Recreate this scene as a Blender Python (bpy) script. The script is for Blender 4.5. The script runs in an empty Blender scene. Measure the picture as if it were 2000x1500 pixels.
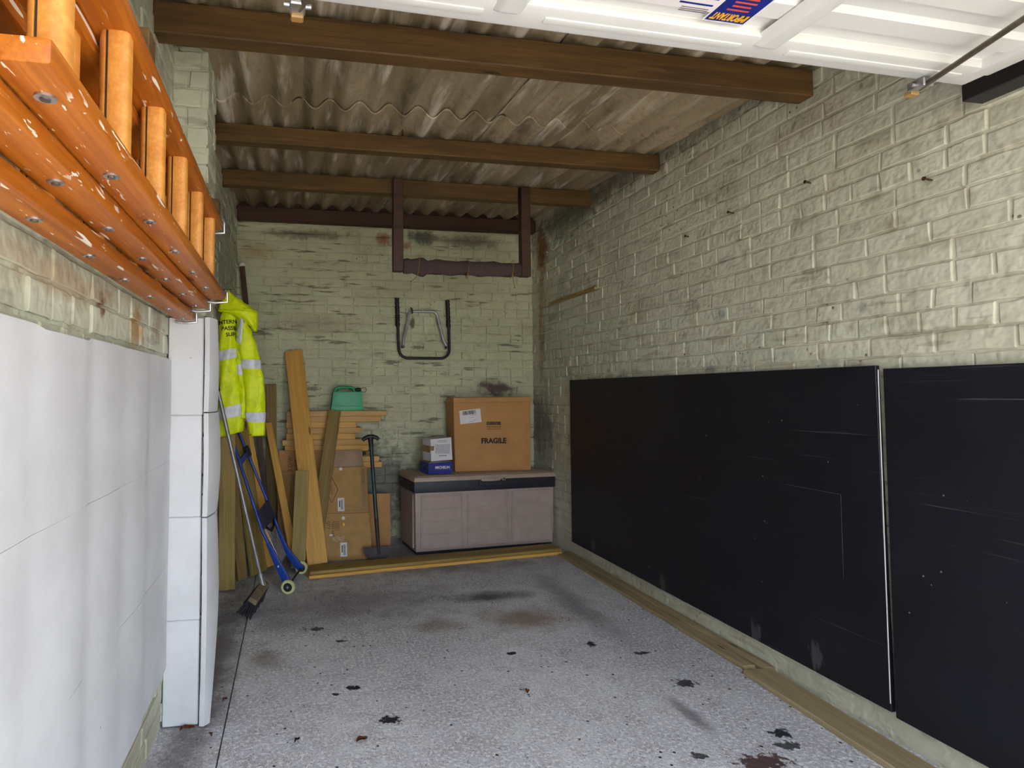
import bpy, bmesh, math, random
from mathutils import Vector, Matrix, Euler, noise
from mathutils.bvhtree import BVHTree
random.seed(7)
PI = math.pi
sc = bpy.context.scene
COL = sc.collection

# ------------------------------------------------------------------ camera
cd = bpy.data.cameras.new('camera'); cam = bpy.data.objects.new('camera', cd); COL.objects.link(cam)
CX, CY, CZ = Vector((0.9853, -0.0077, 0.1703)), Vector((-0.1703, -0.0451, 0.9844)), Vector((0, 0.9990, 0.0458))
# rows above: world X, Y, Z axes written in camera (right, up, forward) terms
right = Vector((CX[0], CY[0], CZ[0])).normalized()
fwd = Vector((CX[2], CY[2], CZ[2])).normalized()
up = right.cross(fwd).normalized()
R = Matrix((right, up, -fwd)).transposed()
CAMPOS = Vector((0, 0, 1.225))
cam.matrix_world = Matrix.Translation(CAMPOS) @ R.to_4x4()
cd.sensor_width = 36; cd.lens = 1158 / 2000 * 36
cd.shift_x = 225 / 2000; cd.shift_y = -35 / 2000
cd.clip_start = 0.02; cd.clip_end = 300
sc.camera = cam

# ------------------------------------------------------------------ daylight
w = bpy.data.worlds.new('sky'); sc.world = w; w.use_nodes = True
wn = w.node_tree.nodes; wl = w.node_tree.links; wn.clear()
bg = wn.new('ShaderNodeBackground'); wo = wn.new('ShaderNodeOutputWorld')
bg.inputs['Color'].default_value = (0.72, 0.85, 1.0, 1); bg.inputs['Strength'].default_value = 3.2
wl.new(bg.outputs[0], wo.inputs[0])
sd = bpy.data.lights.new('sun', 'SUN'); sun = bpy.data.objects.new('sun', sd); COL.objects.link(sun)
sd.energy = 9.0; sd.color = (1.0, 0.94, 0.86); sd.angle = math.radians(1.0)
sun.rotation_euler = Vector((-0.25, 0.42, -0.87)).to_track_quat('-Z', 'Y').to_euler()
sun.location = (2, -8, 12)
pd = bpy.data.lights.new('door_opening_portal', 'AREA'); po = bpy.data.objects.new('door_opening_portal', pd); COL.objects.link(po)
pd.shape = 'RECTANGLE'; pd.size = 2.5; pd.size_y = 2.3; pd.cycles.is_portal = True
po.location = (0.8, -0.9, 1.15); po.rotation_euler = (PI / 2, 0, 0)

vs = sc.view_settings
sc.display_settings.display_device = 'sRGB'
vs.view_transform = 'Standard'; vs.look = 'None'; vs.gamma = 1.0; vs.use_curve_mapping = False
vs.exposure = 0.86
sc.cycles.max_bounces = 6; sc.cycles.diffuse_bounces = 5; sc.cycles.glossy_bounces = 2; sc.cycles.transmission_bounces = 0; sc.cycles.caustics_reflective = False; sc.cycles.caustics_refractive = False
sc.cycles.use_adaptive_sampling = True; sc.cycles.adaptive_threshold = 0.09; sc.cycles.adaptive_min_samples = 12
sc.cycles.use_denoising = True
sc.cycles.sample_clamp_indirect = 8.0

# ------------------------------------------------------------------ node helper
def lin(c):
    return tuple(((v / 255) / 12.92 if v <= 10 else ((v / 255 + .055) / 1.055) ** 2.4) for v in c) + (1,)
class NT:
    def __init__(s, name):
        s.m = bpy.data.materials.new(name); s.m.use_nodes = True
        s.t = s.m.node_tree; s.t.nodes.clear()
        s.out = s.t.nodes.new('ShaderNodeOutputMaterial'); s.b = s.t.nodes.new('ShaderNodeBsdfPrincipled')
        s.t.links.new(s.b.outputs[0], s.out.inputs[0])
        s._pos = s._obj = s._rnd = None
    def put(s, sock, v):
        if isinstance(v, bpy.types.NodeSocket): s.t.links.new(v, sock)
        elif isinstance(v, (tuple, list)) and len(v) == 3 and sock.type == 'RGBA': sock.default_value = tuple(v) + (1,)
        else: sock.default_value = v
    def pos(s):
        if not s._pos: s._pos = s.t.nodes.new('ShaderNodeNewGeometry').outputs['Position']
        return s._pos
    def obj(s):
        if not s._obj: s._obj = s.t.nodes.new('ShaderNodeTexCoord').outputs['Object']
        return s._obj
    def rnd(s):
        if not s._rnd: s._rnd = s.t.nodes.new('ShaderNodeObjectInfo').outputs['Random']
        return s._rnd
    def mapping(s, v, scale=(1, 1, 1), loc=(0, 0, 0), rot=(0, 0, 0)):
        n = s.t.nodes.new('ShaderNodeMapping'); s.put(n.inputs['Vector'], v)
        n.inputs['Scale'].default_value = scale; n.inputs['Location'].default_value = loc; n.inputs['Rotation'].default_value = rot
        return n.outputs[0]
    def noise(s, v, scale, detail=4, rough=.55, dist=0, w=None):
        n = s.t.nodes.new('ShaderNodeTexNoise')
        if w is not None: n.noise_dimensions = '4D'; s.put(n.inputs['W'], w)
        s.put(n.inputs['Vector'], v); n.inputs['Scale'].default_value = scale; n.inputs['Detail'].default_value = detail
        n.inputs['Roughness'].default_value = rough; n.inputs['Distortion'].default_value = dist
        return n.outputs['Fac']
    def voro(s, v, scale, feature='F1', out='Distance', rand=1):
        n = s.t.nodes.new('ShaderNodeTexVoronoi'); n.feature = feature; s.put(n.inputs['Vector'], v)
        n.inputs['Scale'].default_value = scale; n.inputs['Randomness'].default_value = rand
        return n.outputs[out]
    def ramp(s, v, a, b, c0=0.0, c1=1.0):
        n = s.t.nodes.new('ShaderNodeMapRange'); n.interpolation_type = 'SMOOTHSTEP'; s.put(n.inputs['Value'], v)
        n.inputs['From Min'].default_value = a; n.inputs['From Max'].default_value = b
        n.inputs['To Min'].default_value = c0; n.inputs['To Max'].default_value = c1
        return n.outputs['Result']
    def math(s, op, a, b=0.0, clamp=False):
        n = s.t.nodes.new('ShaderNodeMath'); n.operation = op; n.use_clamp = clamp; s.put(n.inputs[0], a); s.put(n.inputs[1], b)
        return n.outputs[0]
    def mix(s, f, a, b, blend='MIX'):
        n = s.t.nodes.new('ShaderNodeMix'); n.data_type = 'RGBA'; n.blend_type = blend
        s.put(n.inputs['Factor'], f); s.put(n.inputs['A'], a) if False else None
        s.put(n.inputs[0], f); s.put(n.inputs[6], a); s.put(n.inputs[7], b)
        return n.outputs[2]
    def blob(s, c, r, soft=.5, nz=None, amt=.5):
        n = s.t.nodes.new('ShaderNodeVectorMath'); n.operation = 'SUBTRACT'; s.put(n.inputs[0], s.pos()); n.inputs[1].default_value = c
        d = s.t.nodes.new('ShaderNodeVectorMath'); d.operation = 'DIVIDE'; s.put(d.inputs[0], n.outputs[0]); d.inputs[1].default_value = r
        l = s.t.nodes.new('ShaderNodeVectorMath'); l.operation = 'LENGTH'; s.put(l.inputs[0], d.outputs[0])
        v = l.outputs['Value']
        if nz is not None: v = s.math('ADD', v, s.math('MULTIPLY', s.math('SUBTRACT', nz, .5), amt * 2))
        return s.ramp(v, 1.0, 1.0 - soft, 0, 1)
    def bump(s, h, strength=.3, dist=.01):
        n = s.t.nodes.new('ShaderNodeBump'); s.put(n.inputs['Height'], h); n.inputs['Strength'].default_value = strength; n.inputs['Distance'].default_value = dist
        s.t.links.new(n.outputs[0], s.b.inputs['Normal'])
    def done(s, col, rough=.7, metal=0.0, spec=None, coat=None):
        s.put(s.b.inputs['Base Color'], col); s.put(s.b.inputs['Roughness'], rough); s.put(s.b.inputs['Metallic'], metal)
        if spec is not None: s.b.inputs['Specular IOR Level'].default_value = spec
        if coat: s.b.inputs['Coat Weight'].default_value = coat; s.b.inputs['Coat Roughness'].default_value = .25
        return s.m
MATS = {}
def plain(name, rgb, rough=.6, metal=0.0, var=.12, scale=30, bump=0.0, spec=None):
    if name in MATS: return MATS[name]
    n = NT(name); c = lin(rgb)
    f = n.noise(n.obj(), scale, 4)
    dark = tuple(v * (1 - var * 2) for v in c[:3]) + (1,); light = tuple(min(1, v * (1 + var)) for v in c[:3]) + (1,)
    col = n.mix(n.ramp(f, .3, .7), dark, light)
    if bump: n.bump(n.noise(n.obj(), scale * 3, 3), bump, .004)
    MATS[name] = n.done(col, rough, metal, spec); return MATS[name]
def wood(name, light, dark, rough=.6, splash=False, coat=None, grain=1.0, stain=None):
    """grain runs along local X"""
    n = NT(name); o = n.obj(); r = n.rnd()
    w = n.math('MULTIPLY', r, 37.0)
    g1 = n.noise(n.mapping(o, (1.3, 26 * grain, 26 * grain)), 1.0, 3, .6, .6, w)
    g2 = n.noise(n.mapping(o, (5, 150, 150)), 1.0, 2, .5, 0, w)
    big = n.noise(n.mapping(o, (2.2, 6, 6)), 1.0, 3, .5, 0, w)
    g = n.math('ADD', n.math('MULTIPLY', n.ramp(g1, .3, .72), .65), n.math('MULTIPLY', n.ramp(g2, .35, .7), .35))
    col = n.mix(g, lin(dark), lin(light))
    col = n.mix(n.ramp(big, .35, .75, 0, .35), col, lin(dark))
    kn = n.voro(n.mapping(o, (2.6, 11, 11), (.3, .2, .1)), 1.0)
    col = n.mix(n.ramp(kn, .13, .05), col, tuple(v * .35 for v in lin(dark)[:3]) + (1,))
    if stain: col = n.mix(n.ramp(n.noise(n.mapping(o, (1.2, 14, 14)), 1.3, 5, .65, 0, w), .56, .74, 0, .55), col, lin(stain))
    if splash:
        s1 = n.noise(n.mapping(o, (26, 120, 120), (0, 0, 0), (0, .2, .25)), 1.0, 3, .5, .2, w)
        gate = n.ramp(n.noise(n.mapping(o, (5, 22, 22)), 1.0, 3, .5, 0, w), .5, .58)
        sp = n.math('MULTIPLY', n.ramp(s1, .635, .66), gate)
        s2 = n.noise(n.mapping(o, (5, 46, 46), (2, 1, 3), (0, 0, .12)), 1.0, 2, .4, .3, w)
        sp = n.math('MAXIMUM', sp, n.ramp(s2, .700, .715))
        col = n.mix(sp, col, lin((232, 222, 205)))
    n.bump(n.math('ADD', g2, g1), .18, .003)
    return n.done(col, rough, 0, None, coat)

# ------------------------------------------------------------------ materials
def wall_paint(name, base=(196, 203, 178), stains=(), scuff=.5, lines=.35):
    n = NT(name); p = n.pos()
    a = n.noise(p, 1.6, 2, .6); b = n.noise(p, 11, 3, .65); c = n.noise(p, 60, 1, .6)
    col = n.mix(n.ramp(a, .3, .7), lin(tuple(v - 16 for v in base)), lin(base))
    col = n.mix(n.math('MULTIPLY', n.ramp(n.rnd(), .45, 1.0), .3), col, lin((186, 180, 158)))
    col = n.mix(n.math('MULTIPLY', n.ramp(b, .52, .78), scuff), col, lin((150, 143, 120)))
    fl = n.voro(p, 26); gate = n.ramp(n.noise(p, 4.5, 2, .6), .6, .68)
    col = n.mix(n.math('MULTIPLY', n.ramp(fl, .2, .1), n.math('MULTIPLY', gate, .85)), col, lin((96, 78, 60)))
    dl = n.noise(n.mapping(p, (4.5, 4.5, 34)), 1.0, 2, .6, 0)
    col = n.mix(n.math('MULTIPLY', n.ramp(dl, .60, .70), lines), col, lin((112, 104, 82)))
    sm = n.noise(n.mapping(p, (2, 2, 5)), 1.6, 3, .65)
    col = n.mix(n.math('MULTIPLY', n.ramp(sm, .54, .72), .5), col, lin((158, 150, 124)))
    nz = n.noise(p, 14, 3, .7)
    for ctr, rad, rgb, st in stains:
        col = n.mix(n.math('MULTIPLY', n.blob(ctr, rad, .7, nz, .8), st), col, lin(rgb))
    h = n.math('ADD', n.math('ADD', n.math('MULTIPLY', n.noise(p, 13, 2, .55, 0), 2.0), n.noise(p, 34, 1, .5)), n.math('MULTIPLY', c, .3))
    n.bump(h, .42, .010)
    return n.done(col, .55, 0, .35)
M_right = wall_paint('painted_brick_right', (207, 205, 186), [
    ((2.1, 4.78, 2.45), (.3, .14, .30), (140, 86, 34), 1.0), ((2.1, 4.80, 1.85), (.3, .08, .75), (150, 112, 66), .6),
    ((2.1, 4.9, .95), (.3, .45, .35), (118, 112, 104), .7), ((2.1, 3.3, 2.62), (.3, 2.2, .10), (100, 92, 72), .6), ((2.1, 4.2, 2.62), (.3, 1.0, .2), (110, 104, 84), .7),
    ((2.1, 2.62, 1.62), (.3, .035, .03), (112, 122, 130), .55), ((2.1, 1.88, 1.545), (.3, .02, .025), (112, 122, 130), .5), ((2.1, 2.72, 1.345), (.3, .06, .025), (116, 128, 136), .55),
    ((2.1, 2.1, 2.35), (.3, .28, .1), (170, 160, 138), .6)])
M_back = wall_paint('painted_brick_back', (200, 200, 166), [
    ((1.75, 5, 1.27), (.22, .3, .10), (84, 62, 56), .95), ((1.1, 5, 2.58), (.18, .3, .09), (66, 56, 52), .8), ((1.5, 5, 2.56), (.4, .3, .08), (104, 96, 80), .8),
    ((.75, 5, 2.55), (.10, .3, .08), (146, 84, 48), .8), ((.95, 5, 2.5), (.06, .3, .05), (150, 88, 50), .7), ((.1, 5, 2.56), (.5, .3, .06), (100, 92, 74), .7), ((-.3, 5, 2.4), (.2, .3, .08), (172, 150, 108), .7),
    ((.7, 5, .45), (.5, .3, .5), (92, 84, 80), .8), ((1.0, 5, 1.83), (.03, .3, .07), (60, 48, 40), .8), ((1.05, 5, 1.62), (.08, .3, .02), (110, 88, 62), .8), ((0.2, 5, 1.8), (.5, .3, .12), (160, 154, 128), .6)], .6, .85)
M_left = wall_paint('painted_brick_left', (205, 206, 184), [
    ((-.47, 1.9, 1.42), (.3, .09, .1), (176, 138, 86), .9), ((-.47, 1.35, 1.46), (.3, .5, .05), (168, 140, 104), .6), ((-.47, 2.15, 1.45), (.3, .08, .07), (150, 128, 98), .7), ((-.47, 1.55, 1.44), (.3, .03, .05), (120, 66, 38), .8),
    ((-.47, 4.0, 2.0), (.3, 1.2, .7), (150, 148, 126), .6), ((-.47, 1.6, .1), (.3, 1, .2), (176, 164, 140), .5)], .6)
def floor_mat():
    n = NT('concrete_floor'); p = n.pos()
    a = n.noise(p, 1.3, 3, .6); b = n.noise(p, 9, 4, .7); c = n.noise(p, 70, 2, .7); d = n.voro(p, 85)
    col = n.mix(n.ramp(a, .32, .68), lin((190, 188, 198)), lin((216, 215, 222)))
    col = n.mix(n.ramp(b, .4, .75, 0, .7), col, lin((168, 160, 164)))
    col = n.mix(n.ramp(c, .48, .62, 0, .9), col, lin((238, 236, 238)))
    col = n.mix(n.ramp(d, .26, .12, 0, .85), col, lin((104, 96, 96)))
    sp = n.voro(p, 17); col = n.mix(n.math('MULTIPLY', n.ramp(n.math('ADD', sp, n.math('MULTIPLY', n.noise(p, 60, 2), .08)), .16, .11), n.ramp(n.noise(p, 3, 3), .38, .52)), col, lin((60, 50, 46)))
    nz = n.noise(p, 6, 4, .7); nz2 = n.noise(p, 38, 2, .6)
    S = [((1.18, 3.5, 0), (.34, .14, 1), (70, 66, 68), .85), ((1.25, 3.12, 0), (.36, .22, 1), (146, 118, 92), .75), ((.78, 3.1, 0), (.25, .14, 1), (140, 116, 94), .6),
         ((-.12, 2.85, 0), (.12, .14, 1), (128, 112, 92), .6), ((.3, 3.5, 0), (1.0, .5, 1), (112, 102, 104), .6), ((.8, 4.4, 0), (2.0, .65, 1), (96, 88, 90), .75),
         ((-.36, 2.8, 0), (.16, 1.7, 1), (108, 98, 100), .85), ((1.62, 3.3, 0), (.14, .9, 1), (120, 116, 120), .6), ((1.5, 2.1, 0), (.05, .2, 1), (124, 120, 128), .8),
         ((.37, 2.255, 0), (.05, .03, 1), (44, 44, 48), 1), ((1.55, 1.79, 0), (.1, .05, 1), (92, 70, 70), 1), ((1.64, 2.32, 0), (.055, .035, 1), (62, 60, 66), .95), ((1.74, 1.93, 0), (.05, .03, 1), (50, 50, 56), 1), ((1.70, 1.86, 0), (.05, .03, 1), (56, 56, 62), .9),
         ((1.36, 1.86, 0), (.035, .02, 1), (60, 58, 64), .9), ((1.62, 2.62, 0), (.04, .02, 1), (52, 50, 56), .9), ((.24, 3.0, 0), (.03, .02, 1), (60, 56, 58), .9), ((.12, 3.17, 0), (.05, .025, 1), (72, 66, 66), .9),
         ((.25, 2.52, 0), (.03, .02, 1), (46, 46, 50), 1), ((.18, 2.48, 0), (.02, .012, 1), (46, 46, 50), 1), ((1.02, 2.72, 0), (.03, .02, 1), (46, 46, 50), 1), ((1.44, 2.75, 0), (.025, .03, 1), (46, 46, 50), 1)]
    for ctr, rad, rgb, st in S:
        col = n.mix(n.math('MULTIPLY', n.blob(ctr, rad, .35 if max(rad[:2]) < .12 else .9, nz2 if max(rad[:2]) < .12 else nz, 1.3 if max(rad[:2]) < .12 else .55), st), col, lin(rgb))
    n.bump(n.math('ADD', n.math('MULTIPLY', d, .5), n.math('ADD', c, b)), .35, .006)
    return n.done(col, .75, 0, .35)
M_floor = floor_mat()
def roof_mat():
    n = NT('asbestos_cement'); p = n.pos()
    a = n.noise(n.mapping(p, (3, .8, 3)), 1.5, 3, .6); b = n.noise(p, 35, 3, .7); c = n.noise(n.mapping(p, (10, 1.2, 10)), 1.0, 4, .6)
    col = n.mix(n.ramp(a, .3, .7), lin((142, 124, 96)), lin((182, 164, 136)))
    col = n.mix(n.ramp(b, .42, .75, 0, .45), col, lin((134, 114, 86)))
    col = n.mix(n.ramp(c, .53, .68, 0, .9), col, lin((220, 208, 192)))
    col = n.mix(n.math('MULTIPLY', n.ramp(n.noise(n.mapping(p, (6, 1.5, 6)), 1.0, 5, .7), .56, .68), .6), col, lin((92, 80, 66)))
    n.bump(b, .3, .004)
    return n.done(col, .85, 0, .2)
M_roof = roof_mat()
M_foam = NT('white_foam'); _n = M_foam
_c = _n.mix(_n.ramp(_n.noise(_n.pos(), 4, 5, .6), .35, .7), lin((204, 203, 205)), lin((214, 214, 216)))
_c = _n.mix(_n.math('MULTIPLY', _n.ramp(_n.voro(_n.pos(), 7), .03, .015), .7), _c, lin((110, 84, 70)))
_n.bump(_n.noise(_n.pos(), 160, 2), .12, .002); M_foam = _n.done(_c, .6, 0, .3)
def board_mat():
    n = NT('black_board'); p = n.pos()
    s1 = n.noise(n.mapping(p, (1, 1.2, 90), (0, 0, 0), (.03, 0, 0)), 1.0, 3, .6, .2)
    col = n.mix(n.ramp(n.noise(p, 3, 4), .3, .7), lin((14, 13, 19)), lin((20, 20, 30)))
    col = n.mix(n.math('MULTIPLY', n.ramp(s1, .655, .70), n.ramp(n.noise(p, 1.7, 3), .45, .6)), col, lin((70, 69, 72)))
    col = n.mix(n.math('MULTIPLY', n.ramp(n.voro(p, 15), .055, .03), n.ramp(n.noise(p, 2.3, 3), .42, .52)), col, lin((170, 166, 160)))
    nz = n.noise(n.mapping(p, (8, 8, 2)), 3, 5, .7)
    for y, z in ((3.1, .14), (2.1, .16), (2.42, .13), (1.3, .13), (3.9, .15)):
        col = n.mix(n.math('MULTIPLY', n.blob((2.07, y, z), (.2, .03, .05), .5, nz, 2.6), .35), col, lin((110, 108, 108)))
    n.bump(n.noise(p, 40, 3), .06, .003)
    return n.done(col, .5, 0, .4)
M_board = board_mat()
M_steelwhite = plain('white_door_steel', (218, 217, 215), .42, 0, .02, 3)
M_purlin = wood('purlin_timber', (112, 82, 36), (70, 48, 20), .65, stain=(142, 112, 68))
M_purlin_d = wood('dark_stained_timber', (82, 48, 30), (54, 31, 22), .6)
M_lad = wood('varnished_ladder_wood', (200, 118, 26), (150, 76, 10), .5, True, .08)
M_rung = wood('pale_rung_wood', (230, 164, 80), (200, 126, 48), .45, False, .15)
M_pine = wood('pine', (220, 178, 110), (190, 142, 76), .6)
M_pine2 = wood('orange_pine', (232, 182, 96), (202, 148, 66), .6)
M_olive = wood('treated_timber', (178, 150, 82), (134, 108, 52), .65)
M_olive2 = wood('treated_timber_dark', (160, 132, 72), (116, 90, 44), .65)
M_deck = wood('weathered_plank', (182, 164, 130), (140, 120, 86), .7)
M_card = plain('cardboard', (178, 138, 84), .8, 0, .06, 12)
M_card2 = plain('cardboard_grey', (168, 140, 112), .8, 0, .06, 12)
M_card3 = plain('cardboard_warm', (190, 138, 84), .75, 0, .05, 6)
M_yel = NT('hi_vis_yellow'); _n = M_yel
_c = _n.mix(_n.ramp(_n.noise(_n.pos(), 18, 4), .3, .7), lin((206, 224, 8)), lin((232, 244, 22)))
_n.bump(_n.noise(_n.pos(), 26, 4, .6, .6), .5, .012); M_yel = _n.done(_c, .5, 0, .35)
M_refl = plain('reflective_tape', (214, 214, 226), .4, 0, .08, 40)
M_blue = plain('blue_paint', (24, 62, 150), .35, 0, .08, 20)
M_dkblue = plain('dark_blue_plate', (38, 42, 74), .5, 0, .1, 20)
M_black = plain('black_plastic', (26, 24, 28), .5, 0, .1, 30)
M_brist = plain('black_bristle', (40, 36, 46), .9, 0, .2, 90)
M_grey = plain('grey_metal', (150, 146, 148), .4, .6, .08, 20)
M_zinc = plain('zinc_steel', (186, 184, 186), .35, .85, .08, 30)
M_rod = plain('dark_steel_rod', (118, 108, 96), .45, .6, .1, 20)
M_rust = plain('rusty_iron', (78, 54, 36), .8, .2, .2, 60)
M_green = plain('green_plastic', (20, 156, 100), .4, 0, .05, 8)
M_taupe = plain('taupe_plastic', (172, 152, 142), .55, 0, .04, 10, .1)
M_taupe_l = plain('taupe_plastic_lid', (172, 150, 132), .55, 0, .05, 10, .1)
M_navy = plain('dark_navy_plastic', (36, 36, 46), .5, 0, .08, 10)
M_white = plain('white_paper', (226, 220, 222), .7, 0, .03, 10)
M_ink = plain('black_ink', (34, 28, 26), .7, 0, .05, 20)
M_ink2 = plain('grey_ink', (120, 112, 116), .7, 0, .05, 20)
M_brownink = plain('brown_ink', (84, 52, 28), .7, 0, .05, 20)
M_bluebox = plain('blue_card', (38, 44, 130), .35, 0, .1, 8)
M_cream = plain('cream_tyre', (206, 206, 150), .6, 0, .05, 20)
M_cloth = plain('brown_cloth', (74, 58, 54), .9, 0, .12, 50, .3)
M_string = plain('jute_string', (158, 116, 62), .8, 0, .1, 60)
M_beadb = plain('pale_blue_bead', (120, 190, 222), .3, 0, .05, 30)
M_spade = plain('spade_iron', (60, 52, 52), .6, .3, .15, 30)
M_dkgreen = plain('dark_green_tube', (30, 52, 52), .4, 0, .1, 20)
M_stick_b = plain('sticker_blue', (22, 38, 130), .4, 0, .03, 5)
M_stick_y = plain('sticker_yellow', (250, 184, 40), .4, 0, .03, 5)
M_stick_r = plain('sticker_red', (220, 84, 60), .4, 0, .03, 5)
M_tubesil = plain('silver_tube', (176, 172, 180), .3, .35, .08, 20)
M_block = plain('dusty_brush_block', (122, 106, 84), .8, 0, .15, 40)
M_tie = plain('dark_tie_rod', (58, 46, 40), .6, .3, .1, 20)
M_scr = plain('scratched_black', (74, 72, 76), .6, 0, .2, 60)
M_beam_k = plain('black_steel', (34, 30, 32), .5, 0, .1, 10)
M_leaf = plain('dry_leaf', (128, 74, 40), .7, 0, .2, 60)
M_tape = plain('brown_tape', (160, 124, 76), .3, 0, .05, 10)
M_ground = plain('driveway_concrete', (196, 186, 170), .9, 0, .05, 2)
M_wallout = plain('outer_wall', (180, 170, 150), .8, 0, .05, 2)

# ------------------------------------------------------------------ mesh helper
class MB:
    def __init__(s): s.bm = bmesh.new()
    def box(s, x0, x1, y0, y1, z0, z1):
        v = [s.bm.verts.new(p) for p in ((x0, y0, z0), (x1, y0, z0), (x1, y1, z0), (x0, y1, z0), (x0, y0, z1), (x1, y0, z1), (x1, y1, z1), (x0, y1, z1))]
        for f in ((0, 3, 2, 1), (4, 5, 6, 7), (0, 1, 5, 4), (1, 2, 6, 5), (2, 3, 7, 6), (3, 0, 4, 7)): s.bm.faces.new([v[i] for i in f])
        return s
    def hexa(s, bot, top):
        v = [s.bm.verts.new(p) for p in list(bot) + list(top)]
        for f in ((0, 3, 2, 1), (4, 5, 6, 7), (0, 1, 5, 4), (1, 2, 6, 5), (2, 3, 7, 6), (3, 0, 4, 7)): s.bm.faces.new([v[i] for i in f])
        return s
    def rings(s, rings, cap=True, closed=True):
        R_ = [[s.bm.verts.new(p) for p in r] for r in rings]
        k = len(R_[0])
        for a, b in zip(R_, R_[1:]):
            for i in range(k if closed else k - 1):
                j = (i + 1) % k
                s.bm.faces.new((a[i], a[j], b[j], b[i]))
        if cap and closed:
            s.bm.faces.new(list(reversed(R_[0]))); s.bm.faces.new(R_[-1])
        return s
    def tube(s, pts, r, seg=10, cap=True):
        pts = [Vector(p) for p in pts]; rs = r if isinstance(r, (list, tuple)) else [r] * len(pts)
        rings = []; prev = None
        for i, p in enumerate(pts):
            t = (pts[min(i + 1, len(pts) - 1)] - pts[max(i - 1, 0)]).normalized()
            if prev is None:
                a = Vector((0, 0, 1)) if abs(t.z) < .9 else Vector((1, 0, 0)); u = t.cross(a).normalized()
            else:
                u = (prev - t * prev.dot(t)).normalized()
            prev = u; v = t.cross(u)
            rings.append([p + (u * math.cos(2 * PI * k / seg) + v * math.sin(2 * PI * k / seg)) * rs[i] for k in range(seg)])
        return s.rings(rings, cap)
    def cyl(s, c, axis, r, h, seg=24, r2=None):
        c = Vector(c); a = Vector(axis).normalized()
        return s.tube([c - a * h / 2, c + a * h / 2], [r, r if r2 is None else r2], seg)
    def prism(s, poly, d, axis='y'):
        """poly: 2D points; extruded along axis by (d0,d1)"""
        def P(u, v, t): return {'y': (u, t, v), 'x': (t, u, v), 'z': (u, v, t)}[axis]
        return s.rings([[P(u, v, d[0]) for u, v in poly], [P(u, v, d[1]) for u, v in poly]])
    def sphere(s, c, r, sx=1, sy=1, sz=1, seg=10):
        m = Matrix.Translation(c) @ Matrix.Diagonal((r * sx, r * sy, r * sz, 1))
        bmesh.ops.create_uvsphere(s.bm, u_segments=seg, v_segments=max(6, seg // 2), radius=1, matrix=m); return s
    def mesh(s, name, bevel=0.0, smooth=False, seg=1):
        bm = s.bm
        bmesh.ops.recalc_face_normals(bm, faces=bm.faces)
        if bevel: bmesh.ops.bevel(bm, geom=list(bm.edges), offset=bevel, segments=seg, affect='EDGES', profile=.6, clamp_overlap=True)
        me = bpy.data.meshes.new(name); bm.to_mesh(me); bm.free()
        if smooth:
            for f in me.polygons: f.use_smooth = True
            if smooth != 'all': me.set_sharp_from_angle(angle=math.radians(40))
        return me
    def build(s, name, mat, parent=None, bevel=0.0, smooth=False, seg=1):
        return link(name, s.mesh(name, bevel, smooth, seg), mat, parent)
def link(name, me, mat, parent=None):
    o = bpy.data.objects.new(name, me); COL.objects.link(o)
    if mat is not None and not me.materials: me.materials.append(mat)
    if parent is not None: o.parent = parent
    return o
def tag(o, label=None, cat=None, group=None, kind=None):
    if label: o['label'] = label
    if cat: o['category'] = cat
    if group: o['group'] = group
    if kind: o['kind'] = kind
    return o
def thing(name, label, cat, loc=(0, 0, 0), rot=(0, 0, 0), group=None):
    o = bpy.data.objects.new(name, None); COL.objects.link(o); o.empty_display_size = .1
    o.location = loc; o.rotation_euler = rot
    return tag(o, label, cat, group)
def text_mesh(body, size, align='CENTER', bold=0.0, depth=.0004):
    cu = bpy.data.curves.new('txt', 'FONT'); cu.body = body; cu.size = size; cu.align_x = align; cu.align_y = 'CENTER'
    cu.extrude = depth; cu.offset = bold; cu.resolution_u = 3
    o = bpy.data.objects.new('txt', cu); COL.objects.link(o)
    dg = bpy.context.evaluated_depsgraph_get(); me = bpy.data.meshes.new_from_object(o.evaluated_get(dg))
    bpy.data.objects.remove(o); bpy.data.curves.remove(cu)
    me.name = 'lettering'; return me
def lettering(body, size, mat, parent, M, align='CENTER', bold=0.0, name='lettering'):
    me = text_mesh(body, size, align, bold); me.materials.clear(); o = link(name, me, mat, parent); o.matrix_local = M; return o
FRONT = Matrix(((1, 0, 0), (0, 0, -1), (0, 1, 0))).to_4x4()      # text upright, readable from -Y
def on_front(x, y, z, roll=0): return Matrix.Translation((x, y, z)) @ FRONT @ Matrix.Rotation(roll, 4, 'Z')
def axes(o, ex, ey, loc):
    ex = Vector(ex).normalized(); ey = Vector(ey); ey = (ey - ex * ey.dot(ex)).normalized(); ez = ex.cross(ey)
    m = Matrix((ex, ey, ez)).transposed().to_4x4(); m.translation = loc; o.matrix_world = m; return o
def plank(label, bot, top, width, thick, wdir, mat, name='plank', group=None, cat='plank', skew=0.0):
    """bot/top: centres of the end faces on the visible side; thickness runs away from the viewer"""
    b, t = Vector(bot), Vector(top); L = (t - b).length
    h = width / 2
    me = MB().hexa([(0, -h, -thick / 2), (L, -h, -thick / 2), (L + skew, h, -thick / 2), (0, h, -thick / 2)], [(0, -h, thick / 2), (L, -h, thick / 2), (L + skew, h, thick / 2), (0, h, thick / 2)]).mesh(name, .0025)
    o = link(name, me, mat); axes(o, t - b, wdir, b)
    return tag(o, label, cat, group)

# ------------------------------------------------------------------ projection (used only to choose which bricks show largest)
def px(p):
    v = Vector(p) - CAMPOS; z = v.dot(fwd)
    if z < .05: return None
    return (775 + 1158 * v.dot(right) / z, 715 - 1158 * v.dot(up) / z, z)

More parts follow.
